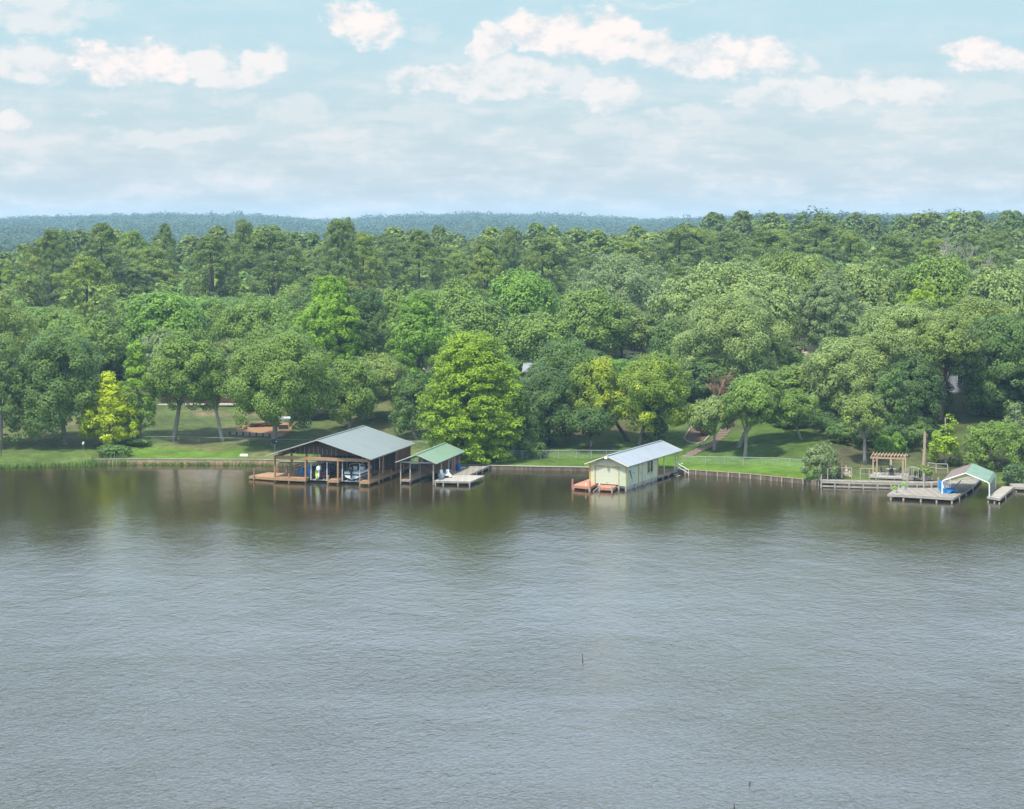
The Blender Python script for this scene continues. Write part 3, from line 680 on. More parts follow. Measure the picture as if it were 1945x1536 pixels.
KN = dict(oak='lobed oak', round='rounded oak', dense='bushy low tree', pine='pine')
for (kind, x, y, H, W, px, yt) in ind:
    c = rt.choice(['pine', 'pine', 'pinelit', 'pinelit']) if kind == 'pine' else rt.choice(PAL_R if px > 1180 else PAL_O)
    if kind == 'dense': c = rt.choice(['deep', 'dark', 'mid'])
    lm = [t for q, t in LM if px >= q] or [LM[0][1]]
    row = 'at the wood edge' if y < 290 else 'just inside the wood' if y < 325 else 'deep inside'
    lab = f'{TONE[c]} {KN[kind]} {row}, {lm[-1]}'
    place(kind, x, y, H, W, vary(GREEN[c], rt), lab, lab.replace(', ', ' '))
# the mass of the wood farther back, too many to count
lod = {}
def lodshape(kind, i):
    if (kind, i) not in lod:
        H, zb, W = (23, 7, 12) if kind == 'pine' else (13, 2.5, 12.5)
        P, Nn, S, asp, T = tree_shape(kind, H, zb, W, 500+i, leaf=.95 if kind != 'pine' else .9, cover=.8)
        lod[(kind, i)] = (P, Nn, S, H, W)
    return lod[(kind, i)]
rng = np.random.default_rng(3)
def mass(name, items):
    PP = []; NN = []; SS = []; TT = []
    for (kind, x, y, H, W, colr) in items:
        P, Nn, S, h0, w0 = lodshape(kind if kind in ('pine', 'oak') else 'round', rt.randrange(3))
        a = rt.uniform(0, 6.28); ca, sa = math.cos(a), math.sin(a); Rm = np.array([[ca, -sa, 0], [sa, ca, 0], [0, 0, 1]])
        k = np.array([W/w0, W/w0, H/h0]); PP.append((P*k)@Rm.T+np.array([x, y, g1(x, y)])); NN.append(Nn@Rm.T); SS.append(S*W/w0); TT.append(np.tile(np.array(colr[:3]), (len(P), 1)))
    P = np.concatenate(PP); co = leaf_quads(P, np.concatenate(NN), np.concatenate(SS), rng, .8)
    me = np_mesh(name, co, np.arange(len(co)).reshape(-1, 4), LEAFS, np.repeat(np.concatenate(TT), 4, axis=0))
    return tag(link(name, me), kind='stuff')
items = [(k, x, y, H, W, vary(GREEN['pine' if k == 'pine' and rt.random() < .75 else 'pinelit' if k == 'pine' else rt.choice(PAL_R if px > 1180 else PAL_O)], rt)) for (k, x, y, H, W, px, yt) in rest]
for sgn in (-1, 1):                     # the wood goes on beyond both picture edges
    Y = 250.
    while Y < 560:
        X = Y*.30+6
        while X < Y*.30+75:
            x = sgn*X+rt.uniform(-3, 3); y = Y+rt.uniform(-3, 3); X += rt.uniform(9, 12)
            if y-float(shoreY(x)) < 14 or abs(CX+F*x/y-CX) < 1020: continue
            k = 'pine' if y > 400 and rt.random() < .5 else 'round'; items.append((k, x, y, rt.uniform(17, 22) if k == 'pine' else rt.uniform(10, 14), rt.uniform(10, 13.5), vary(GREEN['pine' if k == 'pine' else rt.choice(PAL_R)], rt)))
        Y += 10
tag(mass('woodland', items), 'deeper wood of oaks and pines between the front trees and the blue ridge', 'woodland')
# forest on the far valley and ridge: crowns of a few dozen leaf sprays each
def far_forest():
    PP = []; NN = []; SS = []; TT = []
    Y = 720.
    while Y < 4300:
        sp = np.interp(Y, [720, 1500, 3000, 4300], [13, 15, 17, 20]); xs = np.arange(-Y*.33, Y*.33, sp)
        n = len(xs); x = xs+rng.uniform(-.45, .45, n)*sp; y = Y+rng.uniform(-.5, .5, n)*sp; g = ground(x, y)
        H = rng.uniform(9, 15, n)*(.75+.5*vnoise(x, y, 90, 19))*(1+.25*(rng.random(n) < .12)); pxx = CX+F*x/y; H = H*np.where((np.abs(pxx-750) < 55) & (y > 2950) & (y < 3250) & (rng.random(n) < .2), 1.4, 1); R = sp*rng.uniform(.5, .75, n)
        tone = np.clip((vnoise(x, y, 170, 9)-.5)*1.5+.2+rng.random(n)*.6, 0, 1.3)
        m = int(np.interp(Y, [720, 1500, 3000], [150, 80, 50])); s = np.interp(Y, [720, 1500, 3000], [1.5, 2.2, 3.3])
        e = rdirs(rng, n*m).reshape(n, m, 3); e[..., 2] = np.abs(e[..., 2])*1.1-.1
        lump = 1+.22*np.sin(e[..., 0]*5+x[:, None])*np.cos(e[..., 1]*5+y[:, None])
        P = np.stack([x[:, None]+e[..., 0]*R[:, None]*lump, y[:, None]+e[..., 1]*R[:, None]*lump, (g+H*.55)[:, None]+e[..., 2]*(H*.5)[:, None]*lump], -1)
        PP.append(P.reshape(-1, 3)); NN.append((e+rng.normal(size=e.shape)*.22+np.array([0, 0, .3])).reshape(-1, 3)); SS.append(np.full(n*m, s)*rng.uniform(.7, 1.3, n*m))
        c = np.array((.035, .070, .026))[None]*(1-tone[:, None])+np.array((.065, .105, .035))[None]*tone[:, None]; TT.append(np.repeat(c, m, axis=0))
        Y += sp*np.interp(Y, [720, 1400, 3000], [1.0, .95, 1.6])
    co = leaf_quads(np.concatenate(PP), np.concatenate(NN), np.concatenate(SS), rng, .8)
    me = np_mesh('distant_forest', co, np.arange(len(co)).reshape(-1, 4), LEAFS, np.repeat(np.concatenate(TT), 4, axis=0))
    print('far quads', len(co)//4)
    tag(link('distant_forest', me), 'hazy blue-green forest covering the far valley and ridge', 'forest', kind='stuff')
far_forest()
haze()
# ------------------------------------------------------------------ materials for built things
WOOD_NEW = M('treated_boards', (.34, .205, .115), .85, var=.2, stripe=('y', .14, .12, .18, .5))
WOOD_NEWX = M('treated_boards_across', (.36, .215, .12), .85, var=.2, stripe=('x', .14, .12, .18, .5))
WOOD_POST = M('treated_posts', (.30, .18, .095), .85, var=.25, scale=1.5)
WOOD_BEAM = M('treated_beams', (.34, .21, .13), .85, var=.2, scale=1.5)
WOOD_GREY = M('grey_boards', (.27, .24, .20), .9, var=.25, stripe=('x', .14, .14, .22, .55), stain=((.16,.13,.10), .8, .5))
WOOD_GREYY = M('grey_boards_across', (.34, .31, .26), .9, var=.25, stripe=('y', .14, .14, .22, .55))
WOOD_GP = M('grey_timber', (.33, .30, .26), .9, var=.3, scale=1.5)
WOOD_PALE = M('pale_boards', (.36, .33, .29), .9, var=.15, stripe=('x', .14, .12, .12, .4))
WOOD_RED = M('orange_stained_boards', (.42, .19, .12), .8, var=.12, stripe=('x', .14, .1, .1, .35))
PERG = M('new_pine_timber', (.44, .31, .19), .8, var=.12)
ROOF_GG = M('grey_green_metal', (.165, .188, .170), .5, metal=0, var=.10, stripe=('y', .46, .10, .05, .25), spec=.5, stain=((.13,.15,.14), .5, .4))
ROOF_GR = M('green_metal', (.18, .27, .185), .5, var=.06, stripe=('y', .46, .10, .02, .22), spec=.5, stain=((.12,.2,.16), .25, .25))
ROOF_BL = M('galvanised_metal', (.265, .285, .31), .45, var=.09, stripe=('y', .46, .10, .05, .25), spec=.5, stain=((.19,.20,.22), .5, .4))
ROOF_CP = M('carport_green_metal', (.17, .28, .18), .5, var=.12, stripe=('y', .42, .30, .10, .55), spec=.5, stain=((.14,.10,.08), .9, .6))
ROOF_BRN = M('leaf_littered_metal', (.20, .15, .13), .8, var=.25, stripe=('y', .28, .28, .04, .35))
TRIMW = M('pale_trim', (.34, .34, .32), .7, var=.08)
BROWN = M('brown_siding', (.15, .075, .045), .85, var=.3, stripe=('y', .3, .1, .25, .5), scale=4)
BROWNX = M('brown_siding_front', (.10, .06, .045), .85, var=.3, stripe=('x', .3, .1, .25, .5), scale=4)
BRICK = None
def brick_mat(name, c1, c2, mortar, bw=.3, bh=.12):
    m = new_mat(name); t = N('ShaderNodeTexCoord').outputs['Object']
    sp = N('ShaderNodeSeparateXYZ'); L(t, sp.inputs[0]); cb = N('ShaderNodeCombineXYZ'); L(mth('ADD', sp.outputs[0], sp.outputs[1]), cb.inputs[0]); L(sp.outputs[2], cb.inputs[1])
    b = N('ShaderNodeTexBrick'); L(cb.outputs[0], b.inputs['Vector']); b.inputs['Color1'].default_value = (*c1, 1); b.inputs['Color2'].default_value = (*c2, 1); b.inputs['Mortar'].default_value = (*mortar, 1)
    b.inputs['Scale'].default_value = 1; b.inputs['Brick Width'].default_value = bw; b.inputs['Row Height'].default_value = bh; b.inputs['Mortar Size'].default_value = .012
    nz = noise(t, 2.5, 4, .6); q = bsdf(cmix(mrange(nz.outputs['Fac'], .35, .7, 0, .5), b.outputs[0], c2), .9, spec=.1); out(q.outputs[0]); return m
BRICK = brick_mat('brick', (.27,.14,.10), (.17,.09,.07), (.32,.28,.24))
STONE = brick_mat('stone_block', (.36,.34,.30), (.24,.22,.19), (.18,.17,.15), .6, .25)
YEL = M('pale_yellow_siding', (.47, .51, .36), .75, var=.09, scale=.9, stain=((.36,.38,.28), .8, .6))
def siding(name, col, pitch=.2):
    m = M(name, col, .75, var=.05, stripe=('z', pitch, .12, .03, .16)); return m
YELG = siding('garage_panel', (.48, .51, .38), .21)
OCH = M('ochre_trim', (.42, .29, .05), .7, var=.1)
DARK = M('opening_shade_paint', (.018, .02, .022), .6, var=.2)
GLASSD = M('dark_glass', (.03, .04, .05), .1, var=.1, spec=.6)
WHITE = M('white_plastic', (.75, .75, .73), .45, var=.04)
WHITEM = M('white_painted_metal', (.74, .74, .72), .4, var=.05)
GALV = M('galvanised_pipe', (.28, .32, .31), .45, var=.1, spec=.5)
BLUE = M('blue_plastic', (.02, .19, .48), .45, var=.1)
BLUED = M('dark_blue_plastic', (.015, .07, .22), .5, var=.1)
LIME = M('lime_plastic', (.48, .62, .10), .5, var=.1)
NAVY = M('navy_canvas', (.02, .028, .045), .8, var=.2)
GREYC = M('grey_canvas', (.24, .25, .26), .8, var=.15)
HULLW = M('white_gelcoat', (.72, .74, .74), .25, var=.03, spec=.5)
HULLG = M('dark_teal_stripe', (.015, .09, .11), .25, var=.05, spec=.5)
HULLR = M('dark_red_hull', (.10, .02, .03), .3, var=.1, spec=.5)
ALU = M('dull_aluminium', (.34, .37, .40), .45, var=.1)
BLACK = M('black_cowling', (.012, .02, .022), .4, var=.1)
CONC = M('concrete', (.36, .33, .28), .9, var=.2, scale=1.5)
BULK = M('bulkhead_boards', (.36, .25, .15), .9, var=.3, stripe=('x', 1.2, .03, .15, .5))
BULKD = M('wet_timber_wall', (.15, .12, .085), .9, var=.35, stripe=('x', .3, .12, .3, .6))
MULCH = M('orange_mulch', (.26, .145, .075), .95, var=.3, scale=4)
CLAY = M('brown_clay', (.22, .12, .075), .85, var=.3)
DRIFT = M('driftwood', (.42, .34, .26), .9, var=.25)
SNAGM = M('peeled_trunk', (.34, .25, .18), .9, var=.3, scale=2, bumpy=.5)
TAN = M('tan_roof_shingle', (.42, .33, .25), .9, var=.2, scale=3)
GREYR = M('grey_roof_shingle', (.22, .20, .20), .9, var=.2, scale=3)
REDW = M('dark_red_siding', (.085, .035, .032), .85, var=.15, stripe=('z', .22, .15, .1, .4))
GREYS = siding('grey_siding', (.27, .28, .33), .25)
CREAM = M('cream_paint', (.58, .53, .38), .7, var=.08)
GRASSB = M('reed_blades', (.12, .20, .04), .9, var=.35, scale=1)
LIMEP = M('lime_foliage', (.28, .50, .03), .8, var=.3, scale=8)
POT = M('pale_pot', (.50, .52, .50), .8, var=.1)

def frame_obj(name, p, rzdeg, label, cat, group=None):
    return empty(name, p, -math.radians(rzdeg), label, cat, group)
def to_world(e, x, y, z=0.):
    a = e.rotation_euler[2]; return Vector((e.location.x+x*math.cos(a)-y*math.sin(a), e.location.y+x*math.sin(a)+y*math.cos(a), e.location.z+z))
def gable_roof(e, u0, u1, v0, v1, ze, zr, mat, t=.07, um=None, name='roof', edge=None, matL=None):
    um = (u0+u1)/2 if um is None else um
    m = MB(); m.slab((um,v0,zr),(u1,v0,ze),(u1,v1,ze),(um,v1,zr), t)
    m2 = m if matL is None else MB(); m2.slab((u0,v0,ze),(um,v0,zr),(um,v1,zr),(u0,v1,ze), t)
    r = m.build(name, mat, e)
    if matL: m2.build(name, matL, e)
    MB().beam((um,v0-.02,zr+.03),(um,v1+.02,zr+.03), .3, .05).build('ridge_cap', mat, r)
    for v in (v0-.025, v1+.025):
        f = MB(); f.beam((u0,v,ze-t*.5),(um,v,zr-t*.5), .05, .12); f.beam((um,v,zr-t*.5),(u1,v,ze-t*.5), .05, .12)
        f.build('fascia', edge or TRIMW, r)
    return r
def piles(e, pts, z0, z1, r=.11, mat=None, name='post'):
    for p in pts: MB().tube([(p[0],p[1],z0),(p[0],p[1],z1)], r, 8).build(name, mat or WOOD_POST, e)
def sqposts(e, pts, z0, z1, w=.15, mat=None, name='post'):
    for p in pts: MB().bx(p[0]-w/2,p[0]+w/2,p[1]-w/2,p[1]+w/2,z0,z1).build(name, mat or WOOD_POST, e)
def deck(e, pts, z, mat, t=.06, rim=.22, rimmat=None, name='deck'):
    o = MB().prism(pts, z-t, z).build(name, mat, e)
    m = MB(); n = len(pts)
    for i in range(n):
        a = pts[i]; b = pts[(i+1)%n]; m.beam((a[0],a[1],z-t-rim/2-.004),(b[0],b[1],z-t-rim/2-.004), .07, rim)
    m.build('rim_board', rimmat or mat, o); return o

# ------------------------------------------------------------------ big open boathouse
A = PX(522.4, 915, 0)
bh = frame_obj('boathouse', A, 16, 'large open-sided boathouse with grey-green metal roof and two boats under it', 'boathouse')
W_, L_ = 12.9, 15.8
sqposts(bh, [(0,0),(4.25,0),(8.7,0),(W_,0),(0,5.4),(W_,5.2),(W_,10.3),(0,10.6),(4.3,10.6),(W_,L_),(0,L_)], -1.5, 3.35, .2)
m = MB().bx(-.1,W_+.1,-.06,.06,3.0,3.42).build('front_beam', WOOD_BEAM, bh)
for u_ in (0, W_): MB().bx(u_-.07,u_+.07,.07,L_,3.12,3.42).build('side_beam', WOOD_BEAM, bh)
gable_roof(bh, -.95, W_+.65, -.75, L_+.5, 3.5, 5.72, ROOF_GG, um=6.1, edge=TRIMW)
for v in (2.5, 5.4, 8.0, 10.5):
    f = MB()
    f.bx(0,W_,v-.05,v+.05,3.45,3.6); f.beam((-.6,v,3.42),(6.1,v,5.55),.06,.16); f.beam((6.1,v,5.55),(W_+.4,v,3.42),.06,.16)
    for q in (2,4,6.1,8.4,10.6): f.bx(q-.04,q+.04,v-.045,v+.045,3.6,3.5+2.05*(1-abs(q-6.1)/7))
    f.build('truss', WOOD_BEAM, bh)
# gable infill set back behind the first bay, boards with light battens
g = MB().add([(2.6,.9,3.62),(11.4,.9,3.62),(11.4,.9,3.95),(6.1,.9,5.5),(2.6,.9,4.35),(2.6,.98,3.62),(11.4,.98,3.62),(11.4,.98,3.95),(6.1,.98,5.5),(2.6,.98,4.35)],
             [(0,1,2,3,4),(9,8,7,6,5),(0,5,6,1),(1,6,7,2),(2,7,8,3),(3,8,9,4),(4,9,5,0)]).build('gable_panel', BROWNX, bh)
f = MB()
for i in range(9): f.bx(3.1+i*.62,3.16+i*.62,.84,.897,3.6,min(5.3,3.62+(4.7-3.62)+.35*math.sin(i*.8)))
f.build('batten', WOOD_GP, bh)
# store room at the back
rm = MB(); rm.bx(4.3,W_-.11,10.42,10.52,.5,3.4); rm.build('room_front_wall', BROWNX, bh)
MB().bx(W_-.1,W_,10.42,L_,.45,3.45).build('room_side_wall', BROWN, bh)
MB().bx(4.3,4.4,10.53,L_,.5,3.4).build('room_side_wall', BROWN, bh)
MB().bx(0,W_-.11,L_-.1,L_,.5,3.4).build('room_back_wall', BROWNX, bh)
MB().bx(6.2,8.6,10.38,10.415,.55,2.9).build('doorway', DARK, bh)  # near-black panel on an unbroken wall; interior shade is painted as its colour
dk = deck(bh, [(-.15,-.25),(4.35,-.25),(4.35,10.4),(-.15,10.4)], .62, WOOD_NEW, rim=.3, rimmat=WOOD_NEWX)
deck(bh, [(7.45,-.25),(8.85,-.25),(8.85,9.0),(7.45,9.0)], .62, WOOD_NEW, rim=.3, rimmat=WOOD_NEWX)
deck(bh, [(11.85,-.25),(13.05,-.25),(13.05,L_),(11.85,L_)], .62, WOOD_NEW, rim=.3, rimmat=WOOD_NEWX)
deck(bh, [(4.36,9.01),(11.84,9.01),(11.84,L_-.11),(4.36,L_-.11)], .615, WOOD_NEW, rim=.3, rimmat=WOOD_NEWX)
deck(bh, [(-.15,10.41),(4.35,10.41),(4.35,L_+2.5),(-.15,L_+2.5)], .61, WOOD_NEW, rim=.3, rimmat=WOOD_NEWX)
piles(bh, [(7.4,-.1),(11.75,-.1),(7.4,3.5),(7.4,7),(11.75,3.5),(11.75,7),(13.15,3),(13.15,7.6),(13.15,12.5),(2,-.1)], -1.5, 1.15, .13)
r_ = MB(); 
for z in (.95, 1.25): r_.bx(.12,.18,5.5,10.4,z,z+.1)
for v in (7, 8.7, 10.3): r_.bx(.11,.19,v-.05,v+.05,.62,1.5)
r_.build('railing', WOOD_GP, bh)
for u_, v_ in ((4.75,.6),(7.0,.5),(4.75,7.6),(7.0,7.6),(9.1,.5),(11.5,.5),(9.1,7.8),(11.5,7.8)):
    MB().tube([(u_,v_,.35),(u_,v_,2.75)], .055, 8).build('guide_pole', WHITE, bh)
for u0, u1 in ((4.7,7.1),(9.05,11.6)):
    q = MB(); 
    for v in (1.0, 5.6): q.bx(u0,u1,v-.07,v+.07,.28,.42)
    for u_ in (u0+.6,u1-.7): q.bx(u_,u_+.12,.6,6.4,.43,.55)
    q.build('boat_lift', ALU, bh)
    for v in (1.0, 5.6):
        for u_ in (u0, u1): MB().tube([(u_,v,.4),(u_,v,3.4)], .012, 4).build('lift_cable', GALV, bh)
# floating dock
fd = frame_obj('floating_dock', to_world(bh, -4.15, .9), 16, 'low orange-brown wooden dock at the left side of the big boathouse', 'dock')
deck(fd, [(0,.3),(3.95,-.5),(3.95,4.0),(.9,4.2)], .45, WOOD_NEW, rim=.25, rimmat=WOOD_NEWX)
piles(fd, [(.8,0),(2.2,4.3),(3.6,4.1)], -1.5, 1.5, .1)

def hull(e, Lh, B, Hh, z0, matb, mats, stripe_z=.55, sheer=.25):
    st = []; n = 12
    for i in range(n+1):
        t = i/n; w = B/2*(1-max(0,(t-.45)/.55)**2.2)*(.92+.08*min(1,t*4)); w = max(w,.03)
        zs = z0+Hh+sheer*t*t; k = z0+.55*Hh*max(0,(t-.6)/.4)**2
        st.append([(-w,t*Lh,zs),(-w*.97,t*Lh,z0+Hh*stripe_z+.2*t*t),(-w*.80,t*Lh,z0+Hh*.28+k*0+.4*Hh*max(0,(t-.7)/.3)**2),(0,t*Lh,k),(w*.80,t*Lh,z0+Hh*.28+.4*Hh*max(0,(t-.7)/.3)**2),(w*.97,t*Lh,z0+Hh*stripe_z+.2*t*t),(w,t*Lh,zs)])
    m = MB(); s = MB()
    for i in range(n):
        a, b = st[i], st[i+1]
        for k in range(6):
            (s if k in (0,5) and False else m).add([a[k],b[k],b[k+1],a[k+1]], [(0,1,2,3)])
    m.add(st[0], [tuple(range(7))]); m.build('hull', matb, e, smooth=False)
    # stripe 6 mm proud
    for side in (0, 1):
        for i in range(n):
            k0, k1 = (0,1) if side == 0 else (6,5); a, b = st[i], st[i+1]
            def off(p, q, f): x = p[0]+(q[0]-p[0])*f; return (x+(-.008 if side == 0 else .008), p[1], p[2]+(q[2]-p[2])*f)
            s.add([off(a[k0],a[k1],.45),off(b[k0],b[k1],.45),off(b[k0],b[k1],1.0),off(a[k0],a[k1],1.0)], [(0,1,2,3)])
    s.add([(p[0],p[1]-.008,p[2]) for p in (st[0][1],st[0][5])]+[(B*.46,-.008,z0+Hh*.75),(-B*.46,-.008,z0+Hh*.75)], [(0,1,2,3)])
    s.build('hull_stripe', mats, e)
    return st
def outboard(e, x, y, z, col):
    o = MB().loft([[(x+a*w,y+b*d,zz) for a, b in ((-.5,-.5),(.5,-.5),(.5,.5),(-.5,.5))] for (w,d,zz) in ((.26,.4,z+.55),(.42,.62,z+.65),(.44,.66,z+.95),(.36,.5,z+1.15),(.2,.3,z+1.2))]).build('outboard_motor', col, e)
    MB().loft([[(x+a*w,y+b*d,zz) for a, b in ((-.5,-.5),(.5,-.5),(.5,.5),(-.5,.5))] for (w,d,zz) in ((.2,.3,z+.56),(.16,.24,z),(.12,.3,z-.35))]).tube([(x,y-.22,z-.2),(x,y+.12,z-.2)],.07,8).build('gearcase', col, o)
    pr = MB()
    for k in range(3):
        a = k*2.094; pr.add([(x,y-.24,z-.2),(x+.2*math.cos(a),y-.22,z-.2+.2*math.sin(a)),(x+.2*math.cos(a+.7),y-.28,z-.2+.2*math.sin(a+.7))], [(0,1,2)])
    pr.build('propeller', ALU, o)
# white runabout
b1 = frame_obj('motorboat', to_world(bh, 10.35, .75, .55), 16, 'white motorboat with dark teal stripe on the lift in the right bay', 'boat')
hull(b1, 6.1, 2.35, .95, .05, HULLW, HULLG)
dk_ = MB().prism([(-1.1,3.6),(1.1,3.6),(.98,4.5),(.62,5.4),(.08,6.02),(-.08,6.02),(-.62,5.4),(-.98,4.5)], [.98,.98,1.05,1.12,1.2,1.2,1.12,1.05], [1.05,1.05,1.14,1.2,1.26,1.26,1.2,1.14]).build('foredeck', HULLW, b1)
MB().bx(-1.08,1.08,.02,.75,.9,1.02).bx(-1.1,-.86,.76,3.6,.9,1.02).bx(.86,1.1,.76,3.6,.9,1.02).build('gunwale', HULLW, b1)
MB().bx(-.85,.85,.78,3.58,.45,.5).build('cockpit_floor', GREYC, b1)
for u_ in (-.45,.45): MB().bx(u_-.27,u_+.27,2.3,2.8,.5,.95).bx(u_-.27,u_+.27,2.2,2.3,.8,1.45).build('seat', HULLW, b1)
MB().bx(-.8,.8,.8,1.25,.5,1.15).build('sun_pad', GREYC, b1)
MB().slab((-.95,3.5,1.05),(.95,3.5,1.05),(.8,3.15,1.6),(-.8,3.15,1.6), .03).build('windshield', GLASSD, b1)
MB().tube([(-1.05,1.9,1.0),(-1.0,1.7,1.75),(0,1.65,1.95),(1.0,1.7,1.75),(1.05,1.9,1.0)], .03, 6).build('tower', WHITEM, b1)
MB().tube([(-.9,4.5,1.2),(-.6,5.4,1.55),(0,5.95,1.6),(.6,5.4,1.55),(.9,4.5,1.2)], .02, 5).build('bow_rail', ALU, b1)
outboard(b1, 0, -.3, .55, BLACK)
# covered dark boat
b2 = frame_obj('motorboat', to_world(bh, 5.95, .9, .55), 16, 'dark boat under a grey canopy and navy cover in the left bay', 'boat')
hull(b2, 5.6, 2.15, .85, .05, HULLR, NAVY)
MB().loft([[(-1.06,y,.92),(-.9,y,h*.8+.25),(0,y,h+.3),(.9,y,h*.8+.25),(1.06,y,.92)] for y, h in ((.15,.85),(.9,1.5),(2.4,1.55),(3.8,1.1),(5.0,.85))]).build('cover', NAVY, b2)
MB().loft([[(-1.05,y,2.0+dz),(0,y,2.2+dz),(1.05,y,2.0+dz),(1.02,y,1.97+dz),(0,y,2.15+dz),(-1.02,y,1.97+dz)] for y, dz in ((.9,-.08),(1.8,.05),(2.8,.08),(4.4,-.25))]).build('canopy', GREYC, b2)
q = MB()
for x in (-1,1):
    q.tube([(x,1.8,.9),(x,1.2,2.0)], .02, 5); q.tube([(x,1.8,.9),(x,3.4,2.02)], .02, 5)
q.build('canopy_frame', ALU, b2)
outboard(b2, -.1, -.3, .5, WHITE)
def adirondack(name, e, x, y, z, rz, mat, label, cat='chair', s=1.0, group=None):
    c = empty(name, to_world(e, x, y, z), rz, label, cat, group); c.scale = (s,s,s)
    MB().slab((-.28,-.3,.40),(.28,-.3,.40),(.28,.25,.30),(-.28,.25,.30), .04).build('seat', mat, c)
    MB().slab((-.27,.24,.32),(.27,.24,.32),(.24,.52,1.05),(-.24,.52,1.05), .04).build('backrest', mat, c)
    for sx in (-1, 1):
        MB().bx(sx*.36-.06,sx*.36+.06,-.36,.3,.58,.62).build('armrest', mat, c)
        MB().bx(sx*.34-.03,sx*.34+.03,-.34,-.26,0,.58).build('leg', mat, c)
        MB().beam((sx*.34,.3,.58),(sx*.34,.45,0),.05,.08).build('leg', mat, c)
    return c
adirondack('chair', bh, 3.0, 1.9, .62, .4, BLUE, 'blue plastic chair on the deck of the big boathouse')
def upright_board(name, e, x, y, z, h, w, t, mat, label, cat, tilt=.1):
    c = empty(name, to_world(e, x, y, z), e.rotation_euler[2], label, cat)
    pr = [(w/2*math.sin(math.pi*min(1,max(.08,k/10)))**.4, k/10*h) for k in range(11)]
    m = MB(); 
    m.loft([[(-a,tilt*zz-t/2,zz),(a,tilt*zz-t/2,zz),(a,tilt*zz+t/2,zz),(-a,tilt*zz+t/2,zz)] for a, zz in pr]); m.build('board', mat, c)
    MB().bx(-.03,.03,tilt*h*.15-.2,tilt*h*.15-t/2,h*.1,h*.24).build('fin', mat, c)
    return c
upright_board('paddleboard', bh, 3.9, 2.2, .62, 1.55, .62, .16, BLUE, 'bright blue board standing upright beside the blue chair', 'board')
upright_board('paddleboard', bh, 5.55, .75, .56, 1.5, .55, .14, LIME, 'lime and white board standing behind the left lift pole', 'board')
lad = empty('stepladder', to_world(bh, 1.9, 9.2, .62), -.2, 'white folding ladder at the back of the boathouse deck', 'ladder')
for x in (-.25,.25):
    MB().beam((x,-.5,0),(x,0,2.3),.05,.07).build('rail', WHITEM, lad); MB().beam((x,.5,0),(x,.06,2.3),.04,.06).build('rail', WHITEM, lad)
for k in range(6): MB().bx(-.23,.23,-.5+.083*k*1.0+.02,-.4+.083*k,.3+.36*k,.34+.36*k).build('rung', WHITEM, lad)
cnt = 0
for (x, y, s, mt, lab) in ((1.0,6.4,.5,CLAY,'brown crate against the railing of the big boathouse deck'),(2.6,7.4,.6,NAVY,'dark cooler box on the back part of the boathouse deck'),(1.3,3.6,.4,GREYC,'small grey box on the boathouse deck near the left posts')):
    c = empty('storage_box', to_world(bh, x, y, .62), .3, lab, 'box')
    MB().bx(-s*.7,s*.7,-s*.45,s*.45,0,s*.8).build('body', mt, c); MB().bx(-s*.73,s*.73,-s*.48,s*.48,s*.803,s*.9).build('lid', mt, c)

# ------------------------------------------------------------------ small green-roofed boathouse
A = PX(761.2, 917.6, 0)
sb = frame_obj('boathouse', A, 15, 'small boathouse with light green metal roof and open front truss', 'boathouse')
WS, LS = 4.4, 11.6
ang_l = math.radians(9)
# roof follows the slight turn of its ridge
gable_roof(sb, -.55, WS+.65, -.6, LS+.5, 2.78, 3.85, ROOF_GR, edge=TRIMW)
sqposts(sb, [(0,0),(1.25,.1),(0,3.8),(1.25,4.2),(0,7.6),(WS,0),(WS,3.4),(WS,6.6),(WS,9.2),(WS,LS)], -1.4, 2.72, .14, WOOD_GP)
f = MB().bx(-.2,WS+.2,-.06,.06,2.66,2.84)
for a, b in ((.6,1.3),(1.5,1.3),(1.5,2.2),(2.2,2.2),(2.9,2.2),(2.9,3.1),(3.8,3.1)): f.beam((a,0,2.85),(b,0,2.78+1.02*(1-abs(b-2.25)/2.8)),.05,.09)
f.build('front_truss', TRIMW, sb)
for u_ in (0, WS): MB().bx(u_-.06,u_+.06,.1,LS,2.62,2.76).build('side_beam', WOOD_GP, sb)
deck(sb, [(.05,-.1),(1.3,-.1),(1.3,8.0),(.05,8.0)], .5, WOOD_NEWX, rim=.2, rimmat=WOOD_GREY)
rmw = MB(); rmw.bx(.3,WS-.1,6.6,6.7,.5,2.6).build('room_front_wall', BRICK, sb)
MB().bx(WS-.1,WS,6.6,7.0,.5,2.6).bx(WS-.1,WS,8.1,8.7,.5,2.6).bx(WS-.1,WS,9.5,9.9,.5,2.6).bx(WS-.1,WS,7.0,8.1,.5,.9).bx(WS-.1,WS,7.0,8.1,2.45,2.6).bx(WS-.1,WS,8.7,9.5,2.5,2.6).build('room_side_wall', BRICK, sb)
MB().bx(WS-.09,WS-.03,7.0,8.1,.9,2.45).build('window', GLASSD, sb)
MB().bx(WS-.09,WS-.03,8.7,9.5,.52,2.5).build('door', HULLR, sb)
MB().bx(.3,.4,6.71,LS,.5,2.6).bx(.41,WS-.1,LS-.1,LS,.5,2.6).build('room_back_wall', BRICK, sb)
MB().bx(1.31,WS+.5,8.05,LS+1.5,.3,.5).build('slab', CONC, sb)
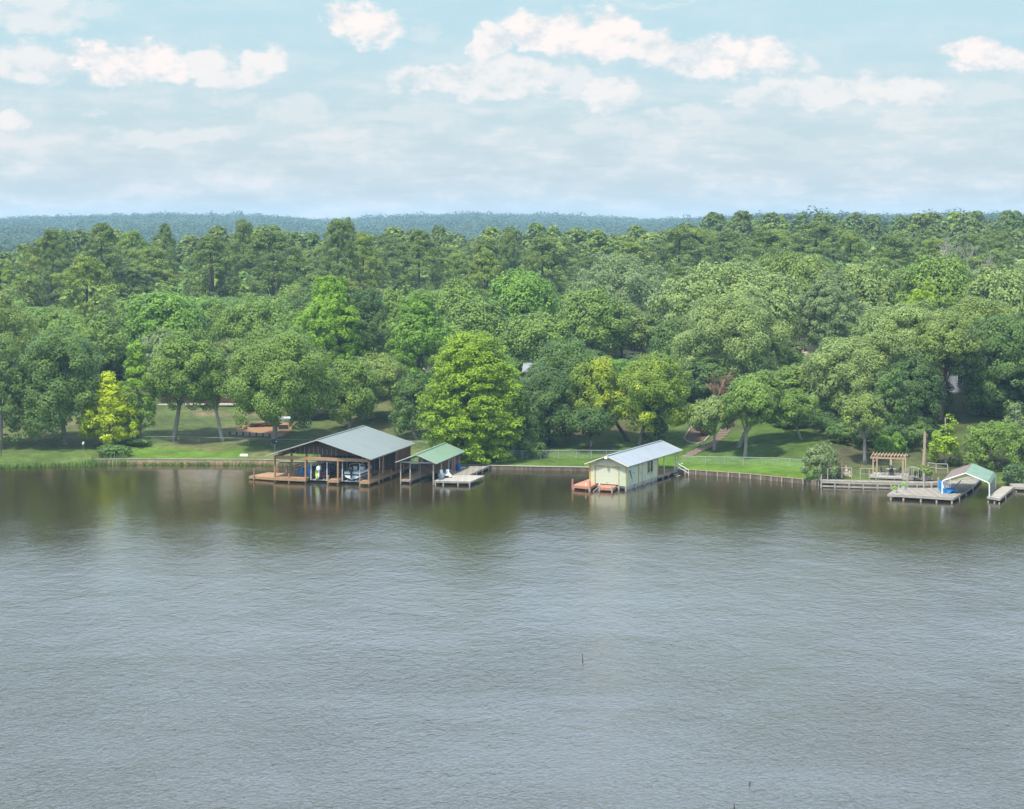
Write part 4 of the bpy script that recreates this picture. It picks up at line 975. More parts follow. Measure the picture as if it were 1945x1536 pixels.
# dock in front and gangway to the shore, laid out in world coordinates
dk2 = empty('dock', PX(825, 914, .5), 0, 'grey T-shaped dock with a gangway running back to the shore', 'dock')
def W2(x, y, z, o): p = PX(x, y, z); return (p.x-o.location.x, p.y-o.location.y)
z_ = .05
P0 = [W2(x, y, .55, dk2) for x, y in ((825,912.5),(894,914.2),(920,903),(890,902),(842,902.5))]
deck(dk2, P0, z_, WOOD_PALE, rim=.2, rimmat=WOOD_GREY)
P1 = [W2(x, y, .55, dk2) for x, y in ((842,902.2),(890,901.7),(945,877.2),(926,876.8),(896,884),(877,890))]
deck(dk2, P1, z_-.012, WOOD_GREY, rim=.2, rimmat=WOOD_GREY, name='gangway')
piles(dk2, [W2(x, y, .5, dk2) for x, y in ((827,914.5),(842,915),(870,915),(892,915),(917,904),(893,903),(905,896),(916,891),(928,885),(940,880))], -2, z_-.1, .09, WOOD_GP)
def pedal_boat():
    p = PX(845, 906, .55); c = empty('pedal_boat', p, .35, 'white plastic pedal boat resting on the grey dock', 'pedal boat')
    for s in (-1, 1):
        MB().loft([[(s*.5+a*w,y,zz+b) for a, b in ((-.5,0),(-.4,h),(.4,h),(.5,0))] for (y,w,h,zz) in ((-1.1,.1,.2,.2),(-.7,.42,.38,0),(0,.45,.42,0),(.8,.4,.38,0),(1.15,.12,.2,.2))]).build('float', WHITE, c)
        MB().bx(s*.42-.2,s*.42+.2,-.3,.15,.44,.56).bx(s*.42-.2,s*.42+.2,.15,.27,.44,.95).build('seat', WHITE, c)
    MB().bx(-.26,.26,-.9,.6,.3,.44).build('centre_body', WHITE, c)
pedal_boat()
def jon(p, rz, Lb, label, mat, name='rowing_boat'):
    c = empty(name, p, rz, label, 'boat')
    rings = []
    for i in range(9):
        t = i/8; w = .62*(1-max(0,(t-.55)/.45)**2*.75); k = .12*max(0,(t-.7)/.3)
        rings.append([(-w,t*Lb,.45+.1*t),(-w*.8,t*Lb,k),(w*.8,t*Lb,k),(w,t*Lb,.45+.1*t),(w-.05,t*Lb,.45+.1*t),(w*.72,t*Lb,k+.05),(-w*.72,t*Lb,k+.05),(-w+.05,t*Lb,.45+.1*t)])
    MB().loft(rings).build('hull', mat, c)
    for t in (.25,.5,.75): MB().bx(-.5,.5,t*Lb-.14,t*Lb+.14,.34,.38).build('bench', ALU, c)
    return c
jon(PX(829, 898, .05), -1.05, 4.4, 'grey aluminium rowing boat moored under the right side of the green roof', ALU)
def barrel(p, h, r, mat, label, lid=None):
    c = empty('barrel', p, 0, label, 'barrel')
    MB().tube([(0,0,0),(0,0,.04),(0,0,h*.3),(0,0,h*.33),(0,0,h*.66),(0,0,h*.69),(0,0,h)], [r*.93,r,r*.98,r*1.05,r*.98,r*1.05,r*.94], 18).build('body', mat, c)
    MB().tube([(0,0,h),(0,0,h+.03)], [r*.85,r*.85], 18).build('lid', lid or mat, c)
barrel(to_world(sb, WS+.55, 9.3, .5), .95, .32, BLUED, 'dark blue barrel beside the red door of the green-roofed boathouse')

# ------------------------------------------------------------------ yellow boathouse
B = PX(1189.7, 924.5, .45)
yb = frame_obj('boathouse', (B.x, B.y, 0), 27, 'pale yellow boathouse with garage door and bluish metal roof', 'boathouse')
WY, LY, LP = 4.97, 10.2, 16.6
z0, ze = .5, 3.05
gx0, gx1 = -4.25, -1.05
MB().bx(-WY,gx0-.1,0,.1,z0,ze).bx(gx1+.1,-.1,0,.1,z0,ze).bx(gx0-.1,gx1+.1,0,.1,2.92,ze).add([(-WY,0,ze),(-.1,0,ze),(-WY/2,0,4.12),(-WY,.1,ze),(-.1,.1,ze),(-WY/2,.1,4.12)], [(0,1,2),(5,4,3),(1,4,5,2),(2,5,3,0)]).build('front_wall', YEL, yb)
gd = MB().bx(gx0,gx1,.06,.1,z0+.12,2.8).build('garage_door', YELG, yb)
MB().bx(gx0-.1,gx0,-.03,.06,z0,2.91).bx(gx1,gx1+.1,-.03,.06,z0,2.91).bx(gx0,gx1,-.03,.06,2.8,2.91).build('door_frame', OCH, gd)
MB().bx(gx0+1.45,gx0+1.75,.02,.058,z0+.3,z0+.36).build('handle', ALU, gd)
wy0, wy1 = 6.9, 8.5
MB().bx(-.1,0,0,wy0,z0,ze).bx(-.1,0,wy1,LY,z0,ze).bx(-.1,0,wy0,wy1,z0,1.35).bx(-.1,0,wy0,wy1,2.75,ze).build('side_wall', YEL, yb)
MB().bx(-WY,-WY+.1,.11,LY,z0,ze).bx(-WY+.11,-.11,LY-.1,LY,z0,ze).build('side_wall', YEL, yb)
for (x, y) in ((-WY-.02,-.02),(.02,-.02),(.02,LY)): MB().bx(x-.08,x+.03 if x>-1 else x+.1,y-.03,y+.08,z0,ze).build('corner_trim', OCH, yb)
wn = MB().bx(-.08,-.04,wy0,wy1,1.35,2.75).build('window', GLASSD, yb)
MB().bx(-.04,.04,wy0-.12,wy0,1.3,2.8).bx(-.04,.04,wy1,wy1+.12,1.3,2.8).bx(-.04,.06,wy0-.12,wy1+.12,1.2,1.3).bx(-.04,.04,wy0,wy1,2.75,2.85).build('frame', OCH, wn)
MB().bx(-.04,.02,7.66,7.74,1.35,2.75).build('mullion', WHITE, wn)
dr = MB().bx(0.003,.04,3.9,4.95,z0+.05,2.75).build('door', YEL, yb)
MB().bx(.002,.06,3.78,3.88,z0,2.85).bx(.002,.06,4.97,5.07,z0,2.85).build('frame', OCH, dr)
MB().bx(.04,.1,4.75,4.8,1.5,1.6).build('handle', ALU, dr)
gable_roof(yb, -WY-.55, .5, -.5, LP+1.2, 3.08, 4.22, ROOF_BL, edge=CREAM)
# undercroft of stone and timber
MB().bx(-WY,0,.15,LY,.2,.495).build('floor_slab', CONC, yb)
MB().bx(-.25,-.02,.5,LY,-1.2,.19).build('foundation', STONE, yb)
piles(yb, [(-.05,-.05),(-1.0,-.05),(0.08,2.6),(.08,5.4),(.08,8.2),(-WY,-.05),(-3,0)], -1.6, .48, .13, WOOD_GP)
deck(yb, [(-WY,LY+.01),(.05,LY+.01),(.05,LP+.4),(-WY,LP+.4)], .6, WOOD_NEW, rim=.3, rimmat=WOOD_GREY)
sqposts(yb, [(-.05,12.6),(-.05,LP),(-2.6,LP+.1),(-WY+.1,LP),(-WY+.1,12.6),(-.05,LP+1)], .6, 3.05, .12, CREAM, 'porch_post')
piles(yb, [(.0,12),(.0,14),(0,16)], -1.6, .35, .1, WOOD_GP)
MB().bx(-WY-.3,.3,LY+2,LP+1.1,3.0,3.05).build('porch_ceiling', CREAM, yb)
fl = MB().tube([(-WY/2-.05,-.55,4.05),(-WY/2-.05,-.62,3.85)], [.16,.2], 10).build('floodlight', WHITE, yb)
MB().beam((-WY/2-.05,-.4,4.05),(-WY/2-.05,-.05,4.05),.06,.06).build('bracket', WHITE, fl)
# steps with pipe handrail down to the water
stp = MB()
for k in range(3): stp.bx(.12+.3*k,.42+.3*k,14.6,15.9,.42-.2*k-.06,.42-.2*k)
stp.build('steps', WOOD_GREY, yb)
h = MB()
for y in (15.95,):
    h.tube([(.1,y,.6),(.1,y,1.75),(2.1,y,.75),(2.1,y,-1.2)], .045, 6); h.tube([(.1,y,1.3),(2.1,y,.35)], .035, 6)
h.tube([(.1,LP+.3,.6),(.1,LP+.3,1.6),(.9,LP+.3,1.4)], .04, 6)
h.build('handrail', WHITEM, yb)
fs = empty('fish_plaque', to_world(yb, .09, 1.15, 1.95), yb.rotation_euler[2], 'dark leaping fish ornament hung on the yellow side wall', 'ornament')
MB().loft([[(0,y,z-h_),(.05,y,z),(0,y,z+h_),(-.03,y,z)] for y, z, h_ in ((-.32,.45,.02),(-.2,.35,.12),(0,.1,.15),(.2,-.2,.11),(.3,-.42,.04),(.42,-.6,.16))]).build('body', HULLG, fs)
MB().add([(.01,-.1,.4),(.01,.1,.5),(.01,.12,.25),(.03,-.1,.4),(.03,.1,.5),(.03,.12,.25)], [(0,1,2),(5,4,3),(0,3,4,1),(1,4,5,2),(2,5,3,0)]).build('fin', HULLG, fs)
fb = empty('life_ring', to_world(yb, .08, 2.5, 2.0), yb.rotation_euler[2], 'small white round light on the yellow side wall', 'lamp')
MB().tube([(0,0,0),(.12,0,0)], [.14,.1], 12).build('lens', WHITE, fb); MB().tube([(-.06,0,0),(0,0,0)], [.17,.17], 12).build('base', ALU, fb)
fb.name = 'wall_lamp'
def decking(pts, z, label):
    d = empty('dock', PX(*pts[0], z), 0, label, 'dock'); P = [W2(x, y, z, d) for x, y in pts]; deck(d, P, 0, WOOD_RED, rim=.26, rimmat=WOOD_RED); return d, P
d1, P = decking([(1087,921),(1121,924.5),(1136,917.5),(1136,912),(1121,908.5)], .55, 'orange dock platform at the left corner of the yellow boathouse')
piles(d1, [W2(x, y, .55, d1) for x, y in ((1087.5,921),(1120.5,924.5))], -2, .75, .12, WOOD_RED); piles(d1, [(P[0][0]+.2,P[0][1]-.1),(P[1][0]-.1,P[1][1]-.05)], -2, -.2, .1, WOOD_GP)
d2, P = decking([(1137,925.3),(1164,927),(1177,918.5),(1137,917.8)], .5, 'orange dock platform in front of the garage door')
piles(d2, [(P[0][0]+.1,P[0][1]),(P[1][0]-.1,P[1][1]-.05)], -2, .25, .1, WOOD_GP)
MB().beam((P[0][0]-.1,P[0][1],.0),(P[0][0]-.75,P[0][1]-.2,-.55),.08,.08).build('brace', WOOD_GP, d2)
for (x, yt, yb_, lab) in ((1112.7,917,931,'white mooring pipe in the water by the left orange dock'),(1138.5,918,931,'white mooring pipe between the two orange docks')):
    p = PX(x, yb_, 0); o = MB().tube([(0,0,-1.5),(0,0,CH-p.y*(yt-HZ)/F)], .06, 8).build('mooring_pipe', WHITE, loc=p); tag(o, lab, 'pole', 'white mooring pipes')
# ------------------------------------------------------------------ banks and bulkheads along the shore
def offset_line(pts, off):                # pts world XY, positive = towards the lake
    return [Vector((p[0], p[1]-off)) for p in pts]
def wall_line(name, px_pts, h, t, mat, label, cat, capm=None, step=None, zb=-1.2, posts=None, postm=None, off=.45):
    P = [PX(x, y, 0) for x, y in px_pts]; o = P[0]
    P = [Vector((p.x-o.x, p.y-o.y, 0)) for p in P]
    Q = []
    for a, b in zip(P[:-1], P[1:]):
        n = max(1, int((b-a).length/3))
        for k in range(n): Q.append(a.lerp(b, k/n))
    Q.append(P[-1])
    e = empty(name, (o.x, o.y, 0), 0, label, cat)
    m = MB()
    pf = [(q.x, q.y) for q in Q]; m.loft([[(q.x, q.y-t/2, zb), (q.x, q.y-t/2, h), (q.x, q.y+t/2, h), (q.x, q.y+t/2, zb)] for q in Q]); m.build('wall', mat, e)
    if capm:
        MB().loft([[(q.x, q.y-t/2-.06, h+.003), (q.x, q.y-t/2-.06, h+.07), (q.x, q.y+t/2+.08, h+.07), (q.x, q.y+t/2+.08, h+.003)] for q in Q]).build('cap', capm, e)
    if posts:
        d = 0; last = -99
        for a, b in zip(Q[:-1], Q[1:]):
            seg = (b-a).length; k = math.ceil(d/posts)*posts
            while k < d+seg:
                q = a.lerp(b, (k-d)/seg); MB().tube([(q.x, q.y-t/2-.1, zb), (q.x, q.y-t/2-.1, h+.12)], .11, 7).build('post', postm or mat, e); k += posts
            d += seg
    return e
wall_line('bulkhead', [(178,882.5),(240,881.5),(480,882.5),(530,884)], .72, .12, BULK, 'tan board bulkhead behind the reeds on the left shore', 'bulkhead', capm=WOOD_GP)
wall_line('bulkhead', [(530,884.5),(760,889.5),(915,890.5)], .6, .15, BULKD, 'dark timber bank wall behind the two left boathouses', 'bulkhead', capm=WOOD_GP)
wall_line('bulkhead', [(926,891),(1030,893),(1120,894.5),(1300,899)], .5, .3, BULKD, 'concrete edged bank between the cypress and the yellow boathouse', 'bulkhead', capm=CONC)
wall_line('bulkhead', [(1301,899.5),(1420,908),(1530,919)], .55, .14, BULKD, 'dark timber bulkhead with short posts along the right lawn', 'bulkhead', capm=WOOD_BEAM, posts=1.55, postm=WOOD_GP)
wall_line('bulkhead', [(1531,919.5),(1562,922),(1660,923),(1765,925),(1850,917)], .6, .2, BULKD, 'dark bank wall behind the boardwalk on the right', 'bulkhead')

# boardwalk in front of the right bank
bw = empty('boardwalk', PX(1560, 921, 0), 0, 'grey weathered boardwalk with railings left of the pergola', 'boardwalk')
def WL(x, y, z, o): p = PX(x, y, z); return Vector((p.x-o.location.x, p.y-o.location.y, z))
def strip(o, pts, z, depth, mat, name, t=.08):
    Q = [WL(x, y, z, o) for x, y in pts]; MB().loft([[(q.x,q.y,z-t),(q.x,q.y,z),(q.x,q.y+depth,z),(q.x,q.y+depth,z-t)] for q in Q]).build(name, mat, o)
strip(bw, [(1559,912.5),(1640,915),(1762,917.5),(1800,916)], .85, 1.5, WOOD_GREY, 'walkway')
for z, n in ((.80,'upper'),(.32,'lower')):
    Q = [WL(x, y, .85, bw) for x, y in [(1559,912.8),(1640,915.3),(1762,917.8),(1800,916.3)]]
    MB().loft([[(q.x,q.y-.09,z-.22),(q.x,q.y-.09,z-.03),(q.x,q.y-.02,z-.03),(q.x,q.y-.02,z-.22)] for q in Q]).build('fascia_board', WOOD_GP, bw)
for x in (1560,1586,1613,1640,1667,1693,1719,1742): q = WL(x, 913.5+(x-1560)*.025, .85, bw); MB().bx(q.x-.08,q.x+.08,q.y-.0,q.y+.16,-1.5,.76).build('post', WOOD_GP, bw)
def rail(o, pts, z0_, z1_, mat=WOOD_GP, mid=True):
    Q = [WL(x, y, z0_, o) for x, y in pts]; m = MB()
    for a, b in zip(Q[:-1], Q[1:]):
        m.beam((a.x,a.y,z1_),(b.x,b.y,z1_),.12,.07)
        if mid: m.beam((a.x,a.y,(z0_+z1_)/2),(b.x,b.y,(z0_+z1_)/2),.04,.06)
    m.build('railing', mat, o)
    for q in Q: MB().bx(q.x-.05,q.x+.05,q.y-.05,q.y+.05,z0_,z1_-.04).build('rail_post', mat, o)
rail(bw, [(1572,911),(1581.5,907.5),(1599,908),(1617.5,908.5)], .86, 2.2)
rail(bw, [(1634,910),(1651,910.3),(1664,910.6)], .86, 2.25)
for x in (1553,1557.5): q = WL(x, 913+(x-1553)*.3, .6, bw); MB().beam((q.x,q.y,-1.5),(q.x+.18,q.y,1.5),.12,.12).build('leaning_post', WOOD_GP, bw)
for x, yt, yb_ in ((1707.6,914.7,929),(1723.7,903,928),(1755,899,928),(1769.6,918,931),(1782.8,906,928)):
    q = PX(x, yb_, .3); MB().tube([(q.x-bw.location.x,q.y-bw.location.y,-1.6),(q.x-bw.location.x,q.y-bw.location.y,CH-q.y*(yt-HZ)/F)], .13, 8).build('piling', WOOD_GP, bw)

# pergola on its platform
pg0 = PX(1658.4, 903.5, 1.0)
pl = frame_obj('platform', (pg0.x, pg0.y, 0), 16, 'grey raised timber platform under the pergola', 'platform')
deck(pl, [(-.5,-.3),(4.0,-.3),(4.3,3.7),(-.2,3.7)], .98, WOOD_PALE, rim=.16, rimmat=WOOD_PALE)
piles(pl, [(-.3,-.2),(.7,-.2),(1.7,-.2),(2.7,-.2),(3.7,-.2),(0,3.4),(3.9,3.4)], -.4, .74, .07, WOOD_PALE)
pg = frame_obj('pergola', (pg0.x, pg0.y, .985), 16, 'new light pine pergola with slatted top beside the lake', 'pergola')
pw, pd = 3.75, 3.6
sqposts(pg, [(0,0),(pw,0),(.2,pd),(pw+.1,pd)], 0, 2.35, .16, PERG)
for y in (-.11, .11): MB().bx(-.35,pw+.35,y-.025,y+.025,2.25,2.45).build('beam', PERG, pg)
for y in (pd-.11, pd+.11): MB().bx(-.25,pw+.4,y-.025,y+.025,2.25,2.45).build('beam', PERG, pg)
for k in range(11): x = -.2+k*(pw+.35)/10; MB().bx(x-.03,x+.03,-.45,pd+.4,2.46,2.62).build('rafter', PERG, pg)
for (x, y, s) in ((0,0,1),(pw,0,-1),(.2,pd,1),(pw+.1,pd,-1)): MB().beam((x+.08*s,y,1.85),(x+.5*s,y,2.28),.06,.1).build('brace', PERG, pg)
tb = empty('patio_table', to_world(pg, 2.1, 2.0), .2, 'dark round table under the pergola', 'table')
MB().tube([(0,0,.70),(0,0,.74)], .65, 20).build('table_top', WOOD_GP, tb); MB().tube([(0,0,.03),(0,0,.70)], .06, 8).tube([(0,0,0),(0,0,.03)], .3, 12).build('pedestal', NAVY, tb)
um = empty('parasol', to_world(pg, 2.1, 2.0, .741), 0, 'closed beige parasol standing on the dark table', 'parasol')
MB().tube([(0,0,0),(0,0,1.75)], .025, 8).build('pole', WHITE, um)
MB().tube([(0,0,.45),(0,0,.5),(0,0,.9),(0,0,1.5),(0,0,1.72)], [.14,.17,.15,.08,.02], 10).build('canopy', M('beige_canvas', (.55,.42,.34), .9), um)
for k, (x, y, rz) in enumerate(((1.15,1.7,1.3),(3.0,2.4,-1.9),(2.3,1.0,3.0),(2.0,2.9,0))):
    ch = empty('garden_chair', to_world(pg, x, y), rz+pg.rotation_euler[2], ['dark chair left of the pergola table','dark chair right of the pergola table','dark chair on the lake side of the pergola table','dark chair behind the pergola table'][k], 'chair', 'chairs under the pergola')
    MB().bx(-.24,.24,-.24,.24,.42,.46).build('seat', NAVY, ch); MB().slab((-.24,.24,.47),(.24,.24,.47),(.24,.32,.95),(-.24,.32,.95),.03).build('backrest', NAVY, ch)
    for a, b in ((-1,-1),(1,-1),(1,1),(-1,1)): MB().bx(a*.21-.02,a*.21+.02,b*.21-.02,b*.21+.02,0,.42).build('leg', NAVY, ch)
# carved figures and plants by the boardwalk
def carve(x, y, h, w, mat, label, seed, name='driftwood_stump', cat='ornament'):
    p = PX(x, y, .95); p.z = .86; rnd = random.Random(seed); pts = []; rad = []
    for i in range(9):
        t = i/8; pts.append((rnd.uniform(-.05,.05), rnd.uniform(-.04,.04), h*t)); rad.append(w*(1-t)**.8*(.8+.4*rnd.random())+.03)
    o = empty(name, p, 0, label, cat)
    MB().tube(pts, rad, 8).build('body', mat, o)
    for k in range(3):
        a = rnd.uniform(0, 6.28); MB().tube([(0,0,h*.1),(w*math.cos(a),w*math.sin(a),h*.25),(w*1.5*math.cos(a),w*1.3*math.sin(a),h*rnd.uniform(.3,.5))], [w*.5,w*.35,.04], 6).build('limb', mat, o)
carve(1598, 902, 2.1, .34, CLAY, 'tall pointed reddish-brown driftwood behind the left railing', 1); carve(1607.5, 903, 1.4, .3, DRIFT, 'pale pointed driftwood stump behind the left railing', 2)
carve(1614, 903, .8, .28, DRIFT, 'short pale stump right of the pale pointed one', 3); carve(1591.5, 903, .9, .2, CLAY, 'small brown stump left of the tall pointed driftwood', 6)
def twigs(name, p, h, w, mat, seed, n, label, cat, levels=3, trunk=.08, group=None, r0=None):
    rnd = random.Random(seed); m = MB(); tm = MB()
    def grow(p, d, ln, r, lv):
        q = p+d*ln; mid = (p+q)/2+Vector((rnd.uniform(-1,1),rnd.uniform(-1,1),rnd.uniform(-.3,.6)))*ln*.08
        (tm if lv == levels else m).tube([p, mid, q], [r, r*.85, r*.65], 5 if lv > 1 else 4, cap=False)
        if lv == 0: return
        for k in range(n):
            s = (p+(q-p)*rnd.uniform(.45, 1)) if k else q
            nd = (d+Vector((rnd.uniform(-1,1),rnd.uniform(-1,1),rnd.uniform(-.25,.75)))*.75); nd.normalize(); grow(s, nd, ln*rnd.uniform(.5,.75), r*.55, lv-1)
    o = empty(name, p, 0, label, cat, group)
    grow(Vector((0,0,-.2)), Vector((.03,0,1)).normalized(), h*.42, trunk, levels)
    for part, nm in ((tm,'trunk'),(m,'branches')):
        xs = part.v; 
        part.build(nm, mat, o)
    return o
p = PX(1645, 905, .9); p.z = .86
twigs('potted_plant', p, 1.7, 1, M('reddish_stems', (.20,.09,.08), .9), 4, 4, 'reddish bare-stemmed plant beside the pergola post', 'plant', 3, .03)
# arched footbridge
fbr = empty('footbridge', PX(1735, 913, .8), 0, 'small arched footbridge with grey railings right of the pergola', 'footbridge')
def arch(y, zoff, hr):
    return [(-1.2+2.4*k/8, y, zoff+.45*math.sin(math.pi*k/8)+hr) for k in range(9)]
for y in (0, .9): MB().tube(arch(y, .1, 1.15), .04, 6).build('handrail', WOOD_GP, fbr)
for y in (0, .9):
    for k in (0,2,4,6,8): x, yy, z = arch(y, .1, 0)[k]; MB().bx(x-.04,x+.04,yy-.04,yy+.04,z,z+1.12).build('baluster', WOOD_GP, fbr)
a0, a1 = arch(-.05, .1, 0), arch(.95, .1, 0); MB().loft([[a, b, (b[0],b[1],b[2]-.1), (a[0],a[1],a[2]-.1)] for a, b in zip(a0, a1)]).build('deck', WOOD_GREY, fbr)
rw = empty('railing', PX(1750, 908, .85), 0, 'long low grey railing between the pole trunk and the carport', 'railing')
rail(rw, [(1763,908),(1778,910.5),(1800,911)], .9, 2.05)
# rocks of the little retaining bank
rnd = random.Random(8)
for k in range(9):
    p = PX(1727+k*5.3, 908+rnd.uniform(-1,1.5), .8); r = rnd.uniform(.22,.42); p.z = .75
    vs = [Vector((math.cos(a)*r*rnd.uniform(.8,1.2), math.sin(a)*r*.7*rnd.uniform(.8,1.2), z*r)) for z in (-.3,.35,.7) for a in [i*1.047 for i in range(6)]]
    vs = [v*(1 if i < 12 else .55) if i >= 12 else v for i, v in enumerate(vs)]; vs = [Vector((v.x,v.y,(-.3,.3,.6)[i//6]*r)) for i, v in enumerate(vs)]
    o = MB().loft([vs[0:6], vs[6:12], vs[12:18]]).build('rock', CONC if k % 2 else DRIFT, loc=p); tag(o, 'rounded bank rock under the arched footbridge', 'rock', 'rocks under the footbridge')

# ------------------------------------------------------------------ right dock with carport
def multi_dock(name, polys, z, label, mats, pil, prev=.09):
    x0, y0 = polys[0][0]; d = empty(name, PX(x0, y0, z), 0, label, 'dock')
    for i, (pp, mt) in enumerate(zip(polys, mats)):
        deck(d, [W2(x, y, z, d) for x, y in pp], -i*.012, mt, rim=.22, rimmat=WOOD_GP, name='deck' if i == 0 else 'walkway')
    piles(d, [W2(x, y, z, d) for x, y in pil], -2.2, -.3, prev, WOOD_GP)
    return d
rd = multi_dock('dock', [[(1685.6,938),(1811,945.5),(1822,939.5),(1790,926.5),(1704,926.5)], [(1781,926.3),(1790.5,926.3),(1822.3,939.3),(1848,922),(1866,905),(1836,905),(1800,914)]], .6,
    'large weathered grey dock on the right with two potted plants', [WOOD_GREY, WOOD_GREY], [(1692,940),(1716,941.5),(1749,943.5),(1779,945.5),(1808,947),(1822,940),(1835,932),(1848,923),(1700,930),(1740,928),(1770,928)], .11)
cp0 = PX(1789.7, 937.4, .6)
cp = frame_obj('carport', (cp0.x, cp0.y, .6), 20, 'metal carport with ribbed green roof standing over the right dock', 'carport')
cw, cl = 5.55, 8.6
def archpts(y, lift=0):
    return [(0,y,-.02),(0,y,1.28),(.06,y,1.5),(.28,y,1.68),(.55,y,1.77),(cw/2,y,2.62),(cw-.55,y,1.77),(cw-.28,y,1.68),(cw-.06,y,1.5),(cw,y,1.28),(cw,y,-.35)]
MB().tube(archpts(-.06), .08, 8).build('front_arch', WHITEM, cp)
for y in (1.9,3.7,5.5,7.2,cl): MB().tube(archpts(y), .05, 6).build('leg_frame', GALV if y < cl else WHITEM, cp)
def half(pts):
    return MB().loft([[(x,y0_,z),(x,y1_,z),(x,y1_,z+.03),(x,y0_,z+.03)] for (x,y0_,y1_,z) in pts])
y0_, y1_ = .06, cl+.1
half([(-.02,y0_,y1_,1.5),(.25,y0_,y1_,1.76),(.55,y0_,y1_,1.86),(cw/2,y0_,y1_,2.71)]).build('roof_left', ROOF_BRN, cp)
half([(cw/2,y0_,y1_,2.712),(cw-.55,y0_,y1_,1.86),(cw-.2,y0_,y1_,1.74),(cw+.05,y0_,y1_,1.35)]).build('roof_right', ROOF_CP, cp)
multi_dock('dock', [[(1875,942.5),(1899,946.5),(1926,923.5),(1904,923.5)]], .55, 'narrow grey walkway along the right side of the carport', [WOOD_GREYY], [(1877,946),(1889,947.5),(1898,949),(1910,938),(1925,925)])
multi_dock('dock', [[(1926,924),(2010,929),(2010,918),(1918,918)]], .5, 'low dock with pale edge cut off by the right side of the photo', [WOOD_GREY], [(1930,927),(1960,930),(1990,931)])
pb = empty('pedal_boat', PX(1802, 935, .6), .5, 'bright blue pedal boat on the dock under the carport', 'pedal boat')
for s in (-1, 1): MB().loft([[(s*.48+a*w,y,zz+b) for a, b in ((-.5,0),(-.4,h),(.4,h),(.5,0))] for (y,w,h,zz) in ((-1.0,.12,.2,.2),(-.6,.46,.4,0),(0,.5,.5,0),(.7,.42,.4,0),(1.05,.12,.2,.2))]).build('float', BLUE, pb)
MB().bx(-.24,.24,-.8,.6,.25,.4).build('centre_body', BLUE, pb)
for s in (-1,1): MB().bx(s*.42-.18,s*.42+.18,.25,.36,.5,.95).build('seat_back', WHITE, pb)
barrel(PX(1788, 929.5, .6), 1.0, .36, BLUE, 'blue barrel at the left legs of the carport', BLUE)
pole = MB().tube([(0,0,0),(1.6,1.5,1.1)], .06, 6).build('leaning_pole', WOOD_GP, loc=PX(1806, 933, .6)); tag(pole, 'grey pole leaning beside the blue pedal boat', 'pole')
for (x, y, lab, k) in ((1699.8,935.5,'pot with lime green plant at the left corner of the right dock',1.0),(1716.4,929,'pot with lime green plant near the back edge of the right dock',1.0)):
    c = empty('planter', PX(x, y, .6), 0, lab, 'planter')
    MB().tube([(0,0,0),(0,0,.42)], [.2,.3], 12).build('pot', POT, c)
    rng2 = np.random.default_rng(int(x)); P = rdirs(rng2, 260)*np.array([.36,.36,.28])*rng2.uniform(.5,1,(260,1))+np.array([0,0,.56]); P[:,2] = np.maximum(P[:,2], .4)
    co = leaf_quads(P, rdirs(rng2,260), np.full(260,.13), rng2); link('foliage', np_mesh('foliage', co, np.arange(len(co)).reshape(-1,4), LIMEP), c)

# ------------------------------------------------------------------ snag, dead trees, sticks
def ground_obj(x, y): return foot(x, y)
p = PX(1756, 893, .9); p.z = .7; hs = CH-p.y*(820-HZ)/F-p.z
sn = empty('tree_snag', p, 0, 'tall bare pale trunk without branches beside the arched footbridge', 'dead trunk')
MB().tube([(-.15,0,-.3),(-.1,0,1),(0,0,hs*.5),(.05,0,hs*.85),(.05,0,hs)], [.34,.26,.20,.19,.15], 10).build('trunk', SNAGM, sn)
MB().tube([(.05,0,hs*.95),(.3,0,hs*.93),(.38,0,hs*.87)], [.09,.07,.03], 6).tube([(.05,0,hs*.78),(-.2,-.05,hs*.76)], [.08,.04], 6).build('stub', SNAGM, sn)
def at_dist(x, ytop, Y): X = (x-CX)*Y/F; g = g1(X, Y); return Vector((X, Y, g)), CH-Y*(ytop-HZ)/F-g
for (x, yt, Y, seed, lab, mat, lv, nn_) in ((1826,424,408,3,'bare silvery dead tree standing out on the right skyline wood',DEADW,4,4),(1862,446,408,5,'smaller bare dead tree right of the silvery one',DEADW,3,4),
        (1362,694,272,6,'dead tree with reddish-brown withered twigs above the stone steps',DEADR,4,4),(1378,704,274,9,'second withered reddish-brown tree right beside the first',DEADR,4,4)):
    p, h_ = at_dist(x, yt, Y); twigs('dead_tree', p, h_*1.0, 1, mat, seed, nn_, lab, 'dead tree', lv, .16 if lv > 3 else .1)
for (x, yb_, yt, lab) in ((1106.5,1256,1240,'thin dark stick poking out of the open water right of centre'),(1424,1490,1483,'short dark stub in the water near the lower edge, upper one of two'),(1394.5,1535,1527,'short dark stub in the water at the very bottom edge')):
    p = PX(x, yb_, 0); h_ = CH-p.y*(yt-HZ)/F
    o = MB().tube([(-.02,0,-1.2),(0,0,.0),(.02,0,h_*.35),(-.01,0,h_)], [.05,.05,.035,.012], 6).build('stick', BARKD, loc=p); tag(o, lab, 'stick')

